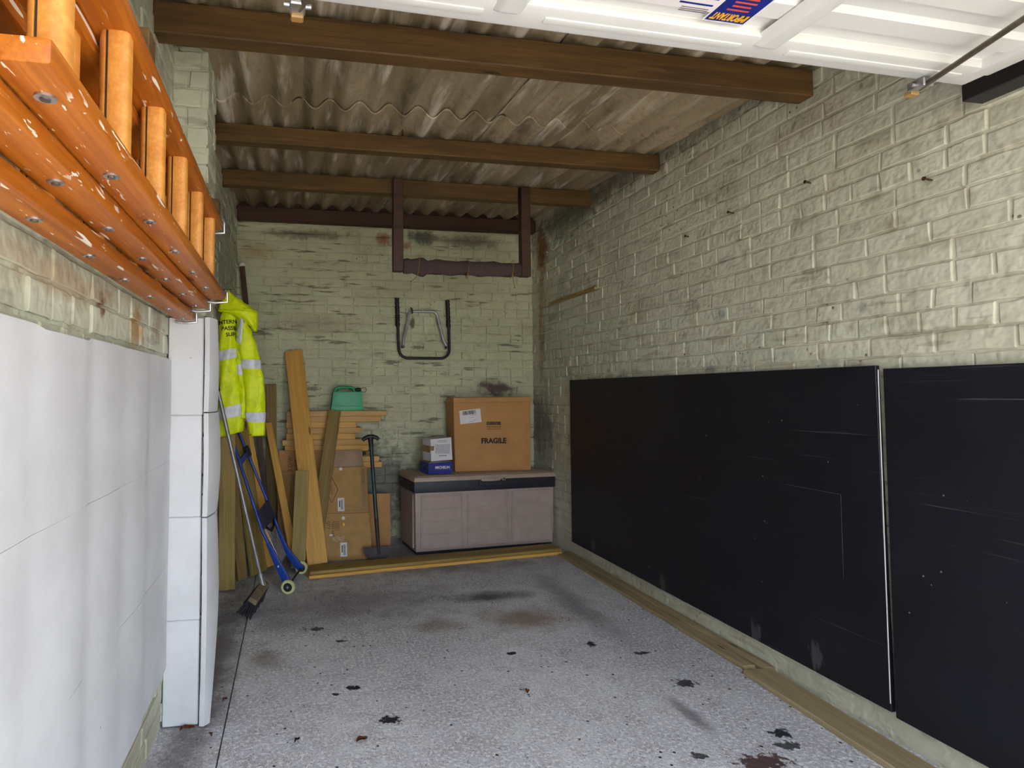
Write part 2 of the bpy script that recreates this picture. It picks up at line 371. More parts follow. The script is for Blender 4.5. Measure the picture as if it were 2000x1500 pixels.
# ------------------------------------------------------------------ setting
XL, XR, YB = -.475, 2.10, 5.0
def roof_z(y): return 2.545 + .077 * (y - 2.05)
st = lambda o: tag(o, kind='structure')
f = MB().box(-.24, XR + .25, -.3, YB + .2, -.15, 0).build('floor', M_floor); tag(f, 'worn grey concrete slab with oil and rust stains', 'floor', kind='structure')
f2 = MB().box(XL - .2, -.246, -.3, YB + .2, -.15, -.003).build('floor_edge', M_floor); tag(f2, 'darker concrete strip along the left wall', 'floor', kind='structure')
g = MB().box(-30, 30, -40, -.3, -.3, -.02).build('driveway', M_ground); tag(g, 'pale concrete driveway outside the garage', 'ground', kind='structure')

# bricks
BH, BG = .0665, .0085
def brick_mesh(L, seed):
    rnd = random.Random(seed); h, l = BH / 2, L / 2
    def jit(a): return rnd.uniform(-a, a)
    out = []
    for fx, fz in ((-1, -1), (-.33, -1), (.33, -1), (1, -1), (1, 1), (.33, 1), (-.33, 1), (-1, 1)):
        out.append((fx * l + jit(.003), fz * h + jit(.0028)))
    tx, tz = jit(.0015), jit(.0018)
    def ring(s_, y, j): return [(x - math.copysign(min(s_, .4 * l), x), y + (tx * x / l + tz * z / h) * (y < 0) + jit(j), z - math.copysign(s_, z)) for x, z in out]
    mb = MB(); r0 = ring(0, .02, 0); r1 = ring(.0004, -.0028, .0006); r2 = ring(.0036, -.0046, .0004)
    mb.rings([r0, r1, r2], cap=False)
    bm = mb.bm; bm.verts.ensure_lookup_table(); last = list(bm.verts)[-8:]
    c = [bm.verts.new((x, -.0048 + jit(.0004) + tx * x / l, jit(.004))) for x in (-.33 * l, .33 * l)]
    a = last
    for q in ((a[0], a[1], c[0]), (a[1], a[2], c[1], c[0]), (a[2], a[3], c[1]), (a[3], a[4], c[1]), (a[4], a[5], c[1]), (a[5], a[6], c[0], c[1]), (a[6], a[7], c[0]), (a[7], a[0], c[0])): bm.faces.new(q)
    me = mb.mesh('brick', 0, 'all'); me.set_sharp_from_angle(angle=math.radians(18)); return me
STR = [brick_mesh(.2165, i) for i in range(12)]; HDR = [brick_mesh(.104, 50 + i) for i in range(7)]
def brick_wall(parent, mat, origin, rotz, length, z0, ztop, skip=None, hide=None, limit=300, flip=False, seed=1):
    """origin: point on the face at u=0; local x=u, local -y = out of the wall. ztop(u) limits the height"""
    rnd = random.Random(seed); Mw = Matrix.Translation(origin) @ Matrix.Rotation(rotz, 4, 'Z')
    items = []; row = 0; z = z0
    while z < z0 + 3.2:
        u = -rnd.choice((0, .056, .1125, .16)) - (.1125 if row % 2 else 0)
        k = 0
        while u < length:
            hd = (row % 7 == 4) or rnd.random() < .17
            L = .104 if hd else .2165
            a, b = max(u, 0), min(u + L, length)
            if b - a > .03 and z + BH < ztop((a + b) / 2) + .03 and not (skip and skip((a + b) / 2, z + BH / 2)):
                loc = Mw @ Vector(((a + b) / 2, rnd.uniform(-.0030, .0020), z + BH / 2 + rnd.uniform(-.0015, .0015)))
                q = [px(Mw @ Vector((uu, 0, zz))) for uu in (a, b) for zz in (z, z + BH)]
                area = 0
                if all(q) and not (hide and hide((a + b) / 2, z + BH / 2)):
                    cx = sum(t[0] for t in q) / 4; cy = sum(t[1] for t in q) / 4
                    if -20 < cx < 2020 and -20 < cy < 1520:
                        area = abs((q[3][0] - q[0][0]) * (q[1][1] - q[0][1])) + 1e-3
                items.append((area, hd, (b - a) / L, loc, rnd.uniform(-.012, .012), rnd.uniform(-.006, .006), rnd.random()))
            u += L + BG; k += 1
        z += BH + BG; row += 1
    items.sort(key=lambda t: -t[0])
    rest = bmesh.new()
    for i, (area, hd, sx, loc, ry, rz, rr) in enumerate(items):
        me = rnd.choice(HDR if hd else STR)
        M = Matrix.Translation(loc) @ Matrix.Rotation(rotz + rz * .5, 4, 'Z') @ Matrix.Rotation(ry, 4, 'Y') @ Matrix.Diagonal((sx, 1, 1, 1))
        if i < limit and area > 0:
            o = bpy.data.objects.new('brick', me); COL.objects.link(o); o.parent = parent; o.matrix_world = M
            if not o.material_slots or me.materials[0] is None: pass
            o.material_slots[0].link = 'OBJECT'; o.material_slots[0].material = mat
        else:
            n0 = len(rest.verts); rest.from_mesh(me); rest.verts.ensure_lookup_table()
            bmesh.ops.transform(rest, matrix=M, verts=rest.verts[n0:])
    if len(rest.verts):
        me = bpy.data.meshes.new('brick_courses'); rest.to_mesh(me)
        for p_ in me.polygons: p_.use_smooth = True; p_.material_index = 0
        me.materials.clear(); o = link('brick_courses', me, mat, parent); o['kind'] = 'stuff'
    rest.free()
for me in STR + HDR: me.materials.append(M_right)

wr = MB(); n_ = 24
wr.rings([[(XR + .001, y, 0), (XR + .2, y, 0), (XR + .2, y, roof_z(y) + .055), (XR + .001, y, roof_z(y) + .055)] for y in [-.3 + i * (YB + .5) / n_ for i in range(n_ + 1)]])
wall_r = wr.build('wall_right', M_right); tag(wall_r, 'right wall of pale green painted brick', 'wall', kind='structure')
brick_wall(wall_r, M_right, (XR, YB, 0), -PI / 2, YB + .1, .085, lambda u: roof_z(YB - u) - .02, hide=lambda u, z: (z < 1.31 and .75 < u < 4.3) or (z < .58 and u < .42), seed=3)
wb = MB().box(XL - .2, XR + .2, YB + .005, YB + .2, 0, roof_z(YB) + .06).build('wall_back', M_back); tag(wb, 'back wall of pale green painted brick', 'wall', kind='structure')
brick_wall(wb, M_back, (XL, YB, 0), 0, XR - XL, .02, lambda u: 2.76, hide=lambda u, z: (z < .6) or (z > 2.66) or (z < 1.1 and u < 1.15), seed=8)
wl_ = MB(); wl_.rings([[(XL - .2, y, -.003), (XL - .001, y, -.003), (XL - .001, y, roof_z(y) + .055), (XL - .2, y, roof_z(y) + .055)] for y in [-.3 + i * (YB + .5) / n_ for i in range(n_ + 1)]])
wall_l = wl_.build('wall_left', M_left); tag(wall_l, 'left wall of pale painted brick behind the ladders', 'wall', kind='structure')
brick_wall(wall_l, M_left, (XL, -.2, 0), PI / 2, YB + .2, .02, lambda u: roof_z(u - .2) - .02, hide=lambda u, z: (z > .2 and z < 1.33 and u < 2.5) or (2.5 < u < 3.2 and z < 1.9), limit=200, seed=12)
# pier on the left wall
PY0, PY1, PXR = 2.375, 2.60, -.345
pm = MB().box(XL - .05, PXR - .002, PY0 + .002, PY1, -.003, 2.585).build('wall_pier', M_left); tag(pm, 'painted brick pier standing out of the left wall', 'pier', kind='structure')
brick_wall(pm, M_left, (XL, PY0, 0), 0, PXR - XL, .02, lambda u: 2.56, hide=lambda u, z: z < 1.5, limit=60, seed=21)
brick_wall(pm, M_left, (PXR, PY0, 0), PI / 2, PY1 - PY0, .02, lambda u: 2.56, hide=lambda u, z: z < 1.5, limit=60, seed=22)
# front: jambs and lintel round the open door
fm = MB().box(XL - .2, -.40, -.3, -.06, 0, 2.45); fm.box(2.03, XR + .2, -.3, -.06, 0, 2.45); fm.box(XL - .2, XR + .2, -.3, -.06, 2.28, 2.45)
fw = fm.build('wall_front', M_wallout); tag(fw, 'front wall framing the garage door opening', 'wall', kind='structure')

# roof of corrugated sheets
ceil = bpy.data.objects.new('ceiling', None); COL.objects.link(ceil); tag(ceil, 'corrugated cement roof sheets seen from below', 'roof', kind='structure')
def sheet(x0, x1, y0, y1, dz, ph):
    pitch = .1465; n = int((x1 - x0) / pitch * 12); rows = [y0 + (y1 - y0) * i / 10 for i in range(11)]
    bm = bmesh.new(); G = {}
    for t in (0, 1):
        for j, y in enumerate(rows):
            for i in range(n + 1):
                x = x0 + (x1 - x0) * i / n
                c = math.cos(2 * PI * (x - ph) / pitch)
                z = roof_z(y) + .026 + .026 * c + dz + t * .009
                G[t, j, i] = bm.verts.new((x, y, z))
    for t in (0, 1):
        for j in range(10):
            for i in range(n):
                q = (G[t, j, i], G[t, j, i + 1], G[t, j + 1, i + 1], G[t, j + 1, i]); bm.faces.new(q if t else q[::-1])
    for j in range(10):
        for i in (0, n): bm.faces.new((G[0, j, i], G[0, j + 1, i], G[1, j + 1, i], G[1, j, i]))
    for i in range(n):
        for j in (0, 10): bm.faces.new((G[0, j, i], G[0, j, i + 1], G[1, j, i + 1], G[1, j, i]))
    bmesh.ops.recalc_face_normals(bm, faces=bm.faces)
    me = bpy.data.meshes.new('roof_sheet'); bm.to_mesh(me); bm.free()
    for p_ in me.polygons: p_.use_smooth = True
    me.set_sharp_from_angle(angle=math.radians(45))
    return link('roof_sheet', me, M_roof, ceil)
for (x0, x1, k) in ((XL - .25, .03, 0), (-.02, 1.06, 1), (1.01, XR + .25, 0)):
    sheet(x0, x1, -.45, 3.02, .001 + .008 * k, .015)
    sheet(x0, x1, 2.84, YB + .25, -.010 + .008 * k - (.006 if k else 0), .015)

# purlins
def beam(label, y, z0, h, x0, x1, d, mat):
    L = x1 - x0
    me = MB().box(0, L, 0, d, 0, h).mesh('purlin', .004); o = link('purlin', me, mat); o.location = (x0, y, z0); return tag(o, label, 'beam', 'roof purlins')
beam('nearest and thickest brown purlin below the roof sheets', 2.035, 2.433, .110, XL, 2.075, .075, M_purlin)
beam('second brown purlin, its end resting by a brick notch', 3.09, 2.522, .092, XL, 2.095, .07, M_purlin)
beam('third brown purlin, carrying the two hanging timbers', 3.90, 2.572, .1035, XL, 2.095, .07, M_purlin)
beam('dark red-brown beam along the top of the back wall', 4.90, 2.645, .106, XL, 2.095, .09, M_purlin_d)
tr1 = MB().box(XL, XR, 4.972, 4.999, 2.74, 2.835).build('gap_dark_strip', M_purlin_d); tag(tr1, 'dark strip added to darken the gap above the rear beam', 'trim', kind='structure')  # added strip: keeps the gap under the roof sheets dark where pale wall shows
# roof fixing hooks over the second purlin
for i, x in enumerate((.085, .56)):
    mb = MB(); y = 3.08; z = roof_z(3.09)
    mb.tube([(x, y, z + .045), (x, y - .006, z + .03), (x, y - .008, z - .02)], .006, 8); mb.sphere((x, y - .004, z + .038), .014, 1, .6, .5)
    tag(mb.build('roof_hook', M_rust, None, 0, True), ('left' if i == 0 else 'right') + ' small iron hook bolt over the second purlin', 'hook', 'purlin hook bolts')

# ------------------------------------------------------------------ open up-and-over door
YAW = math.atan2(.056, 1.853)
door = thing('garage_door', 'white ribbed steel up-and-over door, open and flat overhead', 'garage door', (.018, 1.298, 2.1), (0, 0, YAW))
X0, X1, DL = -.215, 1.855, 2.05           # local: x along width, -y outwards
prof = [(-.075, .0)]
y = -.075; k = 0
while y > -DL + .1:
    prof += [(y - .012, .012), (y - .050, .012), (y - .062, .0), (y - .112, .0)]
    y -= .112
mb = MB(); mb.rings([[(x, yy, zz + .012) for yy, zz in prof] + [(x, yy, zz + .016) for yy, zz in reversed(prof)] for x in (X0 + .03, X1 - .05)])
mb.build('panel', M_steelwhite, door, 0, False)
MB().box(X0, X1, -.085, 0, 0, .034).build('edge_rail', M_steelwhite, door, .008, True, 2)
MB().box(X0, X1, -DL, -DL + .07, 0, .034).build('edge_rail', M_steelwhite, door, .008, True, 2)
for x in (X0, X1 - .055): MB().box(x, x + .055, -DL + .06, -.06, -.004, .034).build('side_rail', M_steelwhite, door, .006, True, 2)
for x in (.455, 1.145):
    MB().hexa([(x - .022, -DL + .05, -.012), (x + .022, -DL + .05, -.012), (x + .022, -.062, -.012), (x - .022, -.062, -.012)], [(x - .04, -DL + .05, .014), (x + .04, -DL + .05, .014), (x + .045, -.04, .01), (x - .045, -.04, .01)]).build('brace', M_steelwhite, door, .005, True, 2)
# pressed flutes in the rear rail
MB().box(.55, 1.08, -.052, -.030, -.003, .004).build('pressed_flute', M_steelwhite, door, .0029, True, 2)
MB().box(.05, .40, -.052, -.030, -.003, .004).build('pressed_flute', M_steelwhite, door, .0029, True, 2)
MB().box(1.22, 1.78, -.052, -.030, -.003, .004).build('pressed_flute', M_steelwhite, door, .0029, True, 2)
# stickers, read from the doorway: text tops point out of the garage
def sticker(x0, x1, y0, y1, mat, name='sticker'): return MB().box(x0, x1, y0, y1, .0103, .0113).build(name, mat, door)
UNDER = lambda x, y: Matrix.Translation((x, y, .0096)) @ Matrix.Rotation(PI, 4, 'X') @ Matrix.Rotation(PI, 4, 'Z')
paper = sticker(.55, .925, -.24, -.13, M_white, 'paper_sticker')
for r_ in range(7):
    MB().box(.60, .76, -.150 - r_ * .011, -.147 - r_ * .011, .0097, .0105).build('print_line', M_ink2, door)
for yy in (-.150, -.172): MB().box(.83, .915, yy - .003, yy + .002, .0096, .0105).build('print_bar', M_stick_b, door)
for r_ in range(3): MB().box(.845, .915, -.137 + r_ * .006 - .001, -.1355 + r_ * .006, .0096, .0105).build('print_line', M_ink2, door)
MB().box(.55, .60, -.135, -.128, .0096, .0105).build('print_bar', M_stick_b, door)
bs = sticker(.93, 1.035, -.235, -.105, M_stick_b, 'blue_sticker')
sticker(.925, 1.040, -.240, -.100, M_white, 'sticker_border').location.z = .0004
lettering('IMPORTANT', .0165, M_stick_y, door, UNDER(.9825, -.124) @ Matrix.Diagonal((1, 1.9, 1, 1)), bold=.0005)
lettering('HÖRMANN', .0175, M_stick_y, door, UNDER(.9825, -.222) @ Matrix.Diagonal((1, 1.25, 1, 1)), bold=.0005)
for r_ in range(4): MB().box(.955 + .004 * (r_ % 2), 1.012 - .005 * (r_ % 2), -.150 - r_ * .013, -.1455 - r_ * .013, .0096, .0104).build('print_line', M_stick_r, door)
# corner brackets with lift rods
for i, x in enumerate((-.045, 1.675)):
    b = MB().box(x + .010, x + .045, -.025, .022, -.026, -.001); b.build('corner_bracket', M_zinc, door, .003)
    MB().box(x + .013, x + .042, .010, .034, -.034, -.022).build('bracket_roller', M_tape, door, .003)
    MB().cyl((x + .028, .002, -.014), (1, 0, 0), .006, .06, 12).build('pin', M_zinc, door, 0, True)
    s_ = 1 if i == 0 else -1
    MB().tube([(x + .032, .004, -.020), (x + .03 + s_ * .30, -.9, -.026), (x + .03 + s_ * .5, -1.6, -.03)], .0075, 8).build('lift_rod', M_rod, door, 0, True)
tr = MB().box(1.985, 2.06, -.05, 1.44, 2.105, 2.158).build('door_track', M_beam_k, None, .003); tag(tr, 'black steel track fixed high on the right wall beside the door', 'track')

# ------------------------------------------------------------------ foam on the left wall and pier
def foam_row(label, z0, z1, seed):
    rnd = random.Random(1); jr = random.Random(seed); ys = [.40, .665, .915, 1.18, 1.445, 1.716, 1.985, 2.335]
    bm = bmesh.new(); F = []
    N = 8
    for i, (a, b) in enumerate(zip(ys, ys[1:])):
        dz = rnd.uniform(-.006, .004); o0, o1 = rnd.uniform(0, .006) + jr.uniform(0, .0016), rnd.uniform(0, .006) + jr.uniform(0, .0016)
        for k in range(N + (1 if i == len(ys) - 2 else 0)):
            t = k / N
            F.append((a + (b - a) * t, -.449 - .007 + o0 * (1 - t) + o1 * t + .004 * math.sin(PI * t), dz))
    rows = 5; V = {}
    for s_, off in ((0, 0), (1, -.009)):
        for r_ in range(rows + 1):
            for k, (y, x, dz) in enumerate(F):
                z = z0 + .0003 + (z1 - z0 - .0006) * r_ / rows + dz * (1 if r_ == rows else 0) * (1 if z1 > 1.3 else 0)
                bow = .004 * math.sin(PI * r_ / rows) * math.sin(y * 3 + seed)
                V[s_, r_, k] = bm.verts.new((min(x + off + bow * .6, -.446 - (.009 if s_ else 0)), y, z))
    K = len(F)
    for r_ in range(rows):
        for k in range(K - 1):
            bm.faces.new((V[0, r_, k], V[0, r_, k + 1], V[0, r_ + 1, k + 1], V[0, r_ + 1, k])); bm.faces.new((V[1, r_, k + 1], V[1, r_, k], V[1, r_ + 1, k], V[1, r_ + 1, k + 1]))
        for k in (0, K - 1): bm.faces.new((V[0, r_, k], V[0, r_ + 1, k], V[1, r_ + 1, k], V[1, r_, k]))
    for k in range(K - 1):
        for r_ in (0, rows): bm.faces.new((V[0, r_, k], V[0, r_, k + 1], V[1, r_, k + 1], V[1, r_, k]))
    bmesh.ops.recalc_face_normals(bm, faces=bm.faces)
    me = bpy.data.meshes.new('foam_sheet'); bm.to_mesh(me); bm.free()
    for p_ in me.polygons: p_.use_smooth = True
    me.set_sharp_from_angle(angle=math.radians(25))
    tag(link('foam_sheet', me, M_foam), label, 'foam panel', 'foam sheets on the left wall')
foam_row('top row of white foam sheeting on the left wall under the ladders', .976, 1.348, 1)
foam_row('middle row of white foam sheeting on the left wall', .600, .976, 2)
foam_row('lowest row of white foam sheeting on the left wall, above the bare brick', .222, .600, 3)
zs = [.002, .383, .762, 1.142, 1.512]
nm = ['bottom', 'third from the top', 'second from the top', 'top']
for i in range(4):
    d = random.uniform(0, .004)
    o = MB().box(-.468 + d * .4, -.340 - d, 2.34, 2.362, zs[i] + .0004, zs[i + 1] - .0004).build('foam_sheet', M_foam, None, .003)
    tag(o, f'white foam panel on the front of the brick pier, {nm[i]} of four', 'foam panel', 'foam panels on the pier')
def bent(label, z0, z1, bow, y1, x0=-.331):
    rows = 8; ring = []
    for r_ in range(rows + 1):
        t = r_ / rows; z = z0 + (z1 - z0) * t; b = bow * math.sin(PI * t); yb = y1(t)
        ring.append([(x0 - .004 + b * .3, 2.325, z), (x0 + .014 + b * .3, 2.322, z), (x0 + .032 + b, (2.325 + yb) / 2, z), (x0 + .030 + b, yb, z), (x0 + .010 + b, yb, z), (x0 + .006 + b, (2.325 + yb) / 2, z)])
    o = MB().rings(ring).build('foam_sheet', M_foam, None, 0, True); tag(o, label, 'foam panel', 'foam panels on the pier')
bent('top bowed white foam panel on the side of the brick pier', 1.155, 1.512, .006, lambda t: 2.46 - .03 * t)
bent('middle bowed white foam panel on the side of the brick pier', .765, 1.150, .010, lambda t: 2.50)
bent('bottom bowed white foam panel on the side of the brick pier', .004, .760, .012, lambda t: 2.36 + .13 * min(1, t * 1.7))

# ------------------------------------------------------------------ wooden ladders on the left wall
def ladder(label, xo, zb, zt, y0, y1, rungs, hooks=True):
    t = thing('wooden_ladder', label, 'ladder', (xo, y0, zb), (0, 0, PI / 2), 'wooden ladders stored on the left wall')
    # local x = along the ladder (world y), local y = towards the wall (world -x)
    L = y1 - y0; W = .068; T = .030
    def stile(z, l0, l1):
        o = MB().box(0, l1 - l0, 0, W, 0, T).build('stile', M_lad, t, .006, True, 2); o.location = (l0, 0, z); return o
    s1 = stile(0, 0, L); s2 = stile(zt - zb, 0, L - .12)
    for r_ in rungs:
        l = r_ - y0; h = zt - zb - T
        poly = [(-.015, .003), (-.010, .000), (.010, .000), (.016, .006), (.016, .040), (.010, .046), (-.006, .046), (-.012, .042), (-.016, .036), (-.016, .0345), (-.011, .0340), (-.011, .0310), (-.0165, .0305), (-.018, .024), (-.0175, .010)]
        o = MB().rings([[(a, b, 0) for a, b in poly], [(a, b, h) for a, b in poly]]).build('rung', M_rung, t, 0, True); o.location = (l, .008, T)
        MB().box(l - .0150, l - .0105, .0392, .0418, T, T + h).build('tie_rod', M_tie, t)
        mb = MB().cyl((l, .034, -.001), (0, 0, 1), .012, .004, 18); mb.build('washer', M_zinc, t, 0, True)
        MB().cyl((l, .034, -.003), (0, 0, 1), .006, .004, 10).build('rivet', M_rod, t, 0, True)
    for z, l in ((0, L), (zt - zb, L - .12)):
        mb = MB(); mb.tube([(l - .015, -.003, z + T + .004), (l + .004, -.005, z + T), (l + .005, -.006, z - .006), (l + .005, W * .5, z - .010), (l + .005, W + .002, z - .006)], .0045, 8)
        mb.build('end_hook', M_zinc, t, 0, True)
    return t
RA = [.735 + .2535 * i for i in range(6)]
ladder('outermost of three orange varnished wooden ladders, its cut end nearest', -.254, 1.570, 1.797, .66, 2.262, RA)
ladder('middle of three orange varnished wooden ladders on the left wall', -.316, 1.538, 1.765, .35, 2.278, [.43 + .2535 * i for i in range(8)])
ladder('innermost of three orange varnished wooden ladders, lowest against the brick', -.372, 1.500, 1.727, .30, 2.325, [.50 + .2535 * i for i in range(8)])
wbk = MB().box(XL, -.268, 2.15, 2.20, 1.868, 1.915).build('ladder_bracket', M_purlin, None, .003); tag(wbk, 'wooden bracket arm jutting over the ladders from the left wall', 'bracket')
wbk2 = MB().box(XL, -.262, 1.1, 1.15, 1.84, 1.885).build('ladder_bracket', M_purlin, None, .003); tag(wbk2, 'wooden bracket arm hidden high behind the ladder rungs', 'bracket')
nl = MB().tube([(-.30, 2.149, 1.895), (-.285, 2.10, 1.897)], .003, 8).build('nail', M_rust, None, 0, True); tag(nl, 'nail in the wooden bracket arm holding the blue beads', 'nail')
bd = thing('bead_string', 'tangled string of pale blue beads hanging from the ladder bracket', 'beads', (-.318, 2.115, 1.9))
rb = random.Random(4)
MB().tube([(.02, 0, 0), (.005, -.01, -.012), (-.006, -.01, -.05), (.004, -.012, -.03), (.016, -.01, -.055), (0, -.012, -.07), (-.010, -.01, -.10), (-.004, -.01, -.125)], .0012, 6).build('string', M_zinc, bd)
MB().tube([(.012, -.01, -.05), (.018, -.01, -.09), (.016, -.01, -.12)], .0012, 6).build('string', M_zinc, bd)
for i in range(14): MB().sphere((rb.uniform(-.012, .02), -.012 + rb.uniform(-.006, .004), -.012 - i * .004 + rb.uniform(-.005, .005)), rb.uniform(.0035, .006)).build('bead', M_beadb, bd, 0, 'all')
for p_, r_ in (((-.016, -.014, -.045), .013), ((.004, -.016, -.06), .011), ((-.009, -.012, -.1), .004), ((-.004, -.01, -.127), .005), ((.016, -.01, -.12), .005)): MB().sphere(p_, r_, 1, .6, 1).build('bead', M_beadb, bd, 0, 'all')

# ------------------------------------------------------------------ black boards, nails, batten on the right wall
def wall_board(label, y0, y1, z0, z1, skew=0):
    o = MB().hexa([(2.066, y0, z0), (2.084, y0, z0), (2.084, y1, z0), (2.066, y1, z0)], [(2.066, y0 + skew, z1), (2.084, y0 + skew, z1), (2.084, y1, z1), (2.066, y1, z1)]).build('wall_board', M_board, None, .0015)
    return tag(o, label, 'board', 'black boards on the right wall')
b1 = wall_board('long black board on the right wall, farther from the door', 1.800, 4.225, .110, 1.325, .012)
b2 = wall_board('black board on the right wall nearest the garage door', .25, 1.785, .100, 1.312)
MB().box(2.0647, 2.0663, 1.8005, 1.8035, .14, 1.31).build('worn_edge', M_white, b1)
MB().box(2.0655, 2.067, 1.97, 2.23, .836, .838).build('scratch', M_scr, b1); MB().box(2.0655, 2.067, 1.967, 1.969, .52, .838).build('scratch', M_scr, b1)
for i, (y, z, s_) in enumerate(((2.085, 2.09, 1), (2.52, 2.096, 1.1), (1.62, 1.935, 1.1), (2.86, 2.07, .7))):
    mb = MB(); mb.tube([(XR + .01, y, z), (XR - .035 * s_, y - .004, z + .004)], .0032, 8); mb.cyl((XR - .036 * s_, y - .004, z + .004), (1, 0, 0), .007, .003, 10)
    tag(mb.build('nail', M_rust, None, 0, True), ['rusty nail in the right wall under the nearest purlin end', 'rusty nail in the right wall, between two other nails', 'bent rusty nail nearest the garage door in the right wall', 'smallest rusty nail in the right wall, farthest in'][i], 'nail', 'nails in the right wall')
bt = MB().box(2.073, 2.094, 3.84, 4.60, 1.955, 1.975).build('wall_batten', M_olive, None, .002); tag(bt, 'thin wooden batten fixed across the right wall near the back corner', 'batten')

# planks along the foot of the right wall
def flat(label, x, y, L, wd, th, yaw, z, mat, cat='plank', group='planks lying on the floor'):
    me = MB().box(-L / 2, L / 2, -wd / 2, wd / 2, 0, th).mesh('floor_plank', .003); o = link('floor_plank', me, mat); o.location = (x, y, z); o.rotation_euler = (0, 0, yaw); return tag(o, label, cat, group)
flat('inner of two narrow planks lying along the foot of the right wall', 2.064, 3.32, 1.95, .058, .022, PI / 2 + .004, 0, M_deck)
flat('outer of two narrow planks lying along the foot of the right wall', 2.000, 3.315, 1.87, .060, .020, PI / 2 - .002, 0, M_deck)
flat('wide pale plank lying along the right wall nearest the door', 1.975, 1.52, 1.65, .135, .022, PI / 2 - .035, 0, M_deck)
yw = math.atan2(.30, 1.90)
flat('lower of two planks stacked on the floor before the storage box', 1.05, 4.22, 1.93, .15, .022, yw * .93, 0, M_pine2)
flat('upper of two planks stacked on the floor before the storage box', 1.055, 4.236, 1.93, .15, .022, yw * .93, .0222, M_olive)

# ------------------------------------------------------------------ hanging timbers and cloth roll
for i, (x0, x1, zb) in enumerate(((.640, .708, 2.035), (1.536, 1.603, 2.030))):
    o = MB().box(x0, x1, 3.835, 3.895, zb, 2.655).build('hanging_timber', M_purlin_d, None, .003)
    tag(o, ('left' if i == 0 else 'right') + ' dark upright timber hanging from the third purlin', 'timber', 'hanging timbers')
rl = thing('cloth_roll', 'long dark brown cloth roll slung between the hanging timbers', 'cloth roll', (.712, 3.865, 2.075))
rnd = random.Random(3); ring = []
for i in range(31):
    t = i / 30; x = t * .822
    ring.append([(x, .030 * math.cos(a) * (1 + .1 * math.sin(3 * a + i)), .003 * math.sin(i * .9) - .002 + .002 * t + (.050 + .006 * math.sin(i * 1.7) * (1 if i < 8 else .35) + (.012 if 2 < i < 6 else 0)) * math.sin(a) * (1 + .05 * math.sin(2 * a + i * .5))) for a in [2 * PI * k / 14 for k in range(14)]])
MB().rings(ring).build('roll', M_cloth, rl, 0, True)
for x, dx, dz in ((.095, -.05, -.11), (.435, -.01, -.07), (.752, .015, -.13)):
    mb = MB(); mb.tube([(x + .012, -.036, .06), (x + .006, -.042, .01), (x, -.04, -.045), (x - .002, -.01, -.058), (x, .03, -.04), (x + .01, .034, .05), (x + .012, -.02, .064)], .0022, 6)
    mb.tube([(x, -.04, -.05), (x + dx * .4, -.045, -.06 + dz * .25), (x + dx, -.042, dz)], .0022, 6); mb.sphere((x, -.042, -.05), .006); mb.sphere((x + dx, -.042, dz), .005)
    mb.build('string_tie', M_string, rl, 0, True)

# ------------------------------------------------------------------ bicycle rack on the back wall
cr = thing('bicycle_rack', 'folded tubular bike rack with black rubber arms on the back wall', 'bike rack', (.862, 4.955, 1.52))
def arc(c, r, a0, a1, n=8): return [(c[0] + r * math.cos(a0 + (a1 - a0) * i / n), 0, c[1] + r * math.sin(a0 + (a1 - a0) * i / n)) for i in range(n + 1)]
MB().tube([(0, 0, .5), (.004, 0, .30), (.012, 0, .09)] + arc((.092, .082), .078, PI, 1.5 * PI) + arc((.378, .082), .078, 1.5 * PI, 2 * PI) + [(.452, 0, .3), (.443, 0, .49)], .0115, 12).build('frame', M_black, cr, 0, True)
for x0, x1, z0, z1 in ((.004, -.004, .27, .515), (.450, .440, .27, .51)):
    n = 27; MB().tube([(x0 + (x1 - x0) * i / n, -.001, z0 + (z1 - z0) * i / n) for i in range(n + 1)], [.0165 + .003 * (1 if (i // 2) % 2 else 0) for i in range(n + 1)], 12).build('rubber_arm', M_black, cr, 0, True)
MB().tube([(.045, -.022, .10), (.050, -.018, .16), (.088, -.014, .32)] + arc((.140, .355), .05, PI * .95, PI * .5) + arc((.300, .358), .05, PI * .5, PI * .05) + [(.385, -.014, .22), (.402, -.018, .15), (.428, -.02, .105)], .0118, 12).build('support_bar', M_tubesil, cr, 0, True)
for x, z in ((.045, .10), (.425, .10)): MB().cyl((x, -.018, z), (0, 1, 0), .013, .03, 12).build('pivot', M_black, cr, 0, True)
for x, z in ((.078, .275), (.372, .275), (.215, .408)): MB().cyl((x, -.012, z), (0, 1, 0), .006, .018, 10).build('rivet', M_zinc, cr, 0, True)
MB().tube([(.125, .035, .44), (.125, -.02, .42), (.125, -.025, .395), (.123, -.016, .385)], .006, 8).build('hanging_hook', M_rust, cr, 0, True)

# ------------------------------------------------------------------ storage box
sb = thing('storage_box', 'taupe plastic storage box with a dark band under its lid', 'storage box', (.905, 4.44, 0), (0, 0, .105))
W, D = 1.19, .42
MB().hexa([(.012, .012, .02), (W - .012, .012, .02), (W - .012, D - .01, .02), (.012, D - .01, .02)], [(0.004, .004, .468), (W - .004, .004, .468), (W - .004, D, .468), (.004, D, .468)]).build('body', M_taupe, sb, .012, True, 2)
MB().box(.02, W - .02, .02, D - .02, 0, .022).build('base', M_navy, sb, .004)
for i, (a, b) in enumerate(((.05, .385), (.43, .77), (.81, 1.155))):
    p_ = MB().box(a, b, .001, .012, .045, .450).build('front_panel', M_taupe, sb, .003)
    for k in range(4):
        z = .062 + k * .095
        MB().hexa([(a + .012, -.0045, z), (b - .012, -.0045, z), (b - .012, .004, z), (a + .012, .004, z)], [(a + .012, -.001, z + .086), (b - .012, -.001, z + .086), (b - .012, .004, z + .086), (a + .012, .004, z + .086)]).build('moulded_slat', M_taupe, p_, .001)
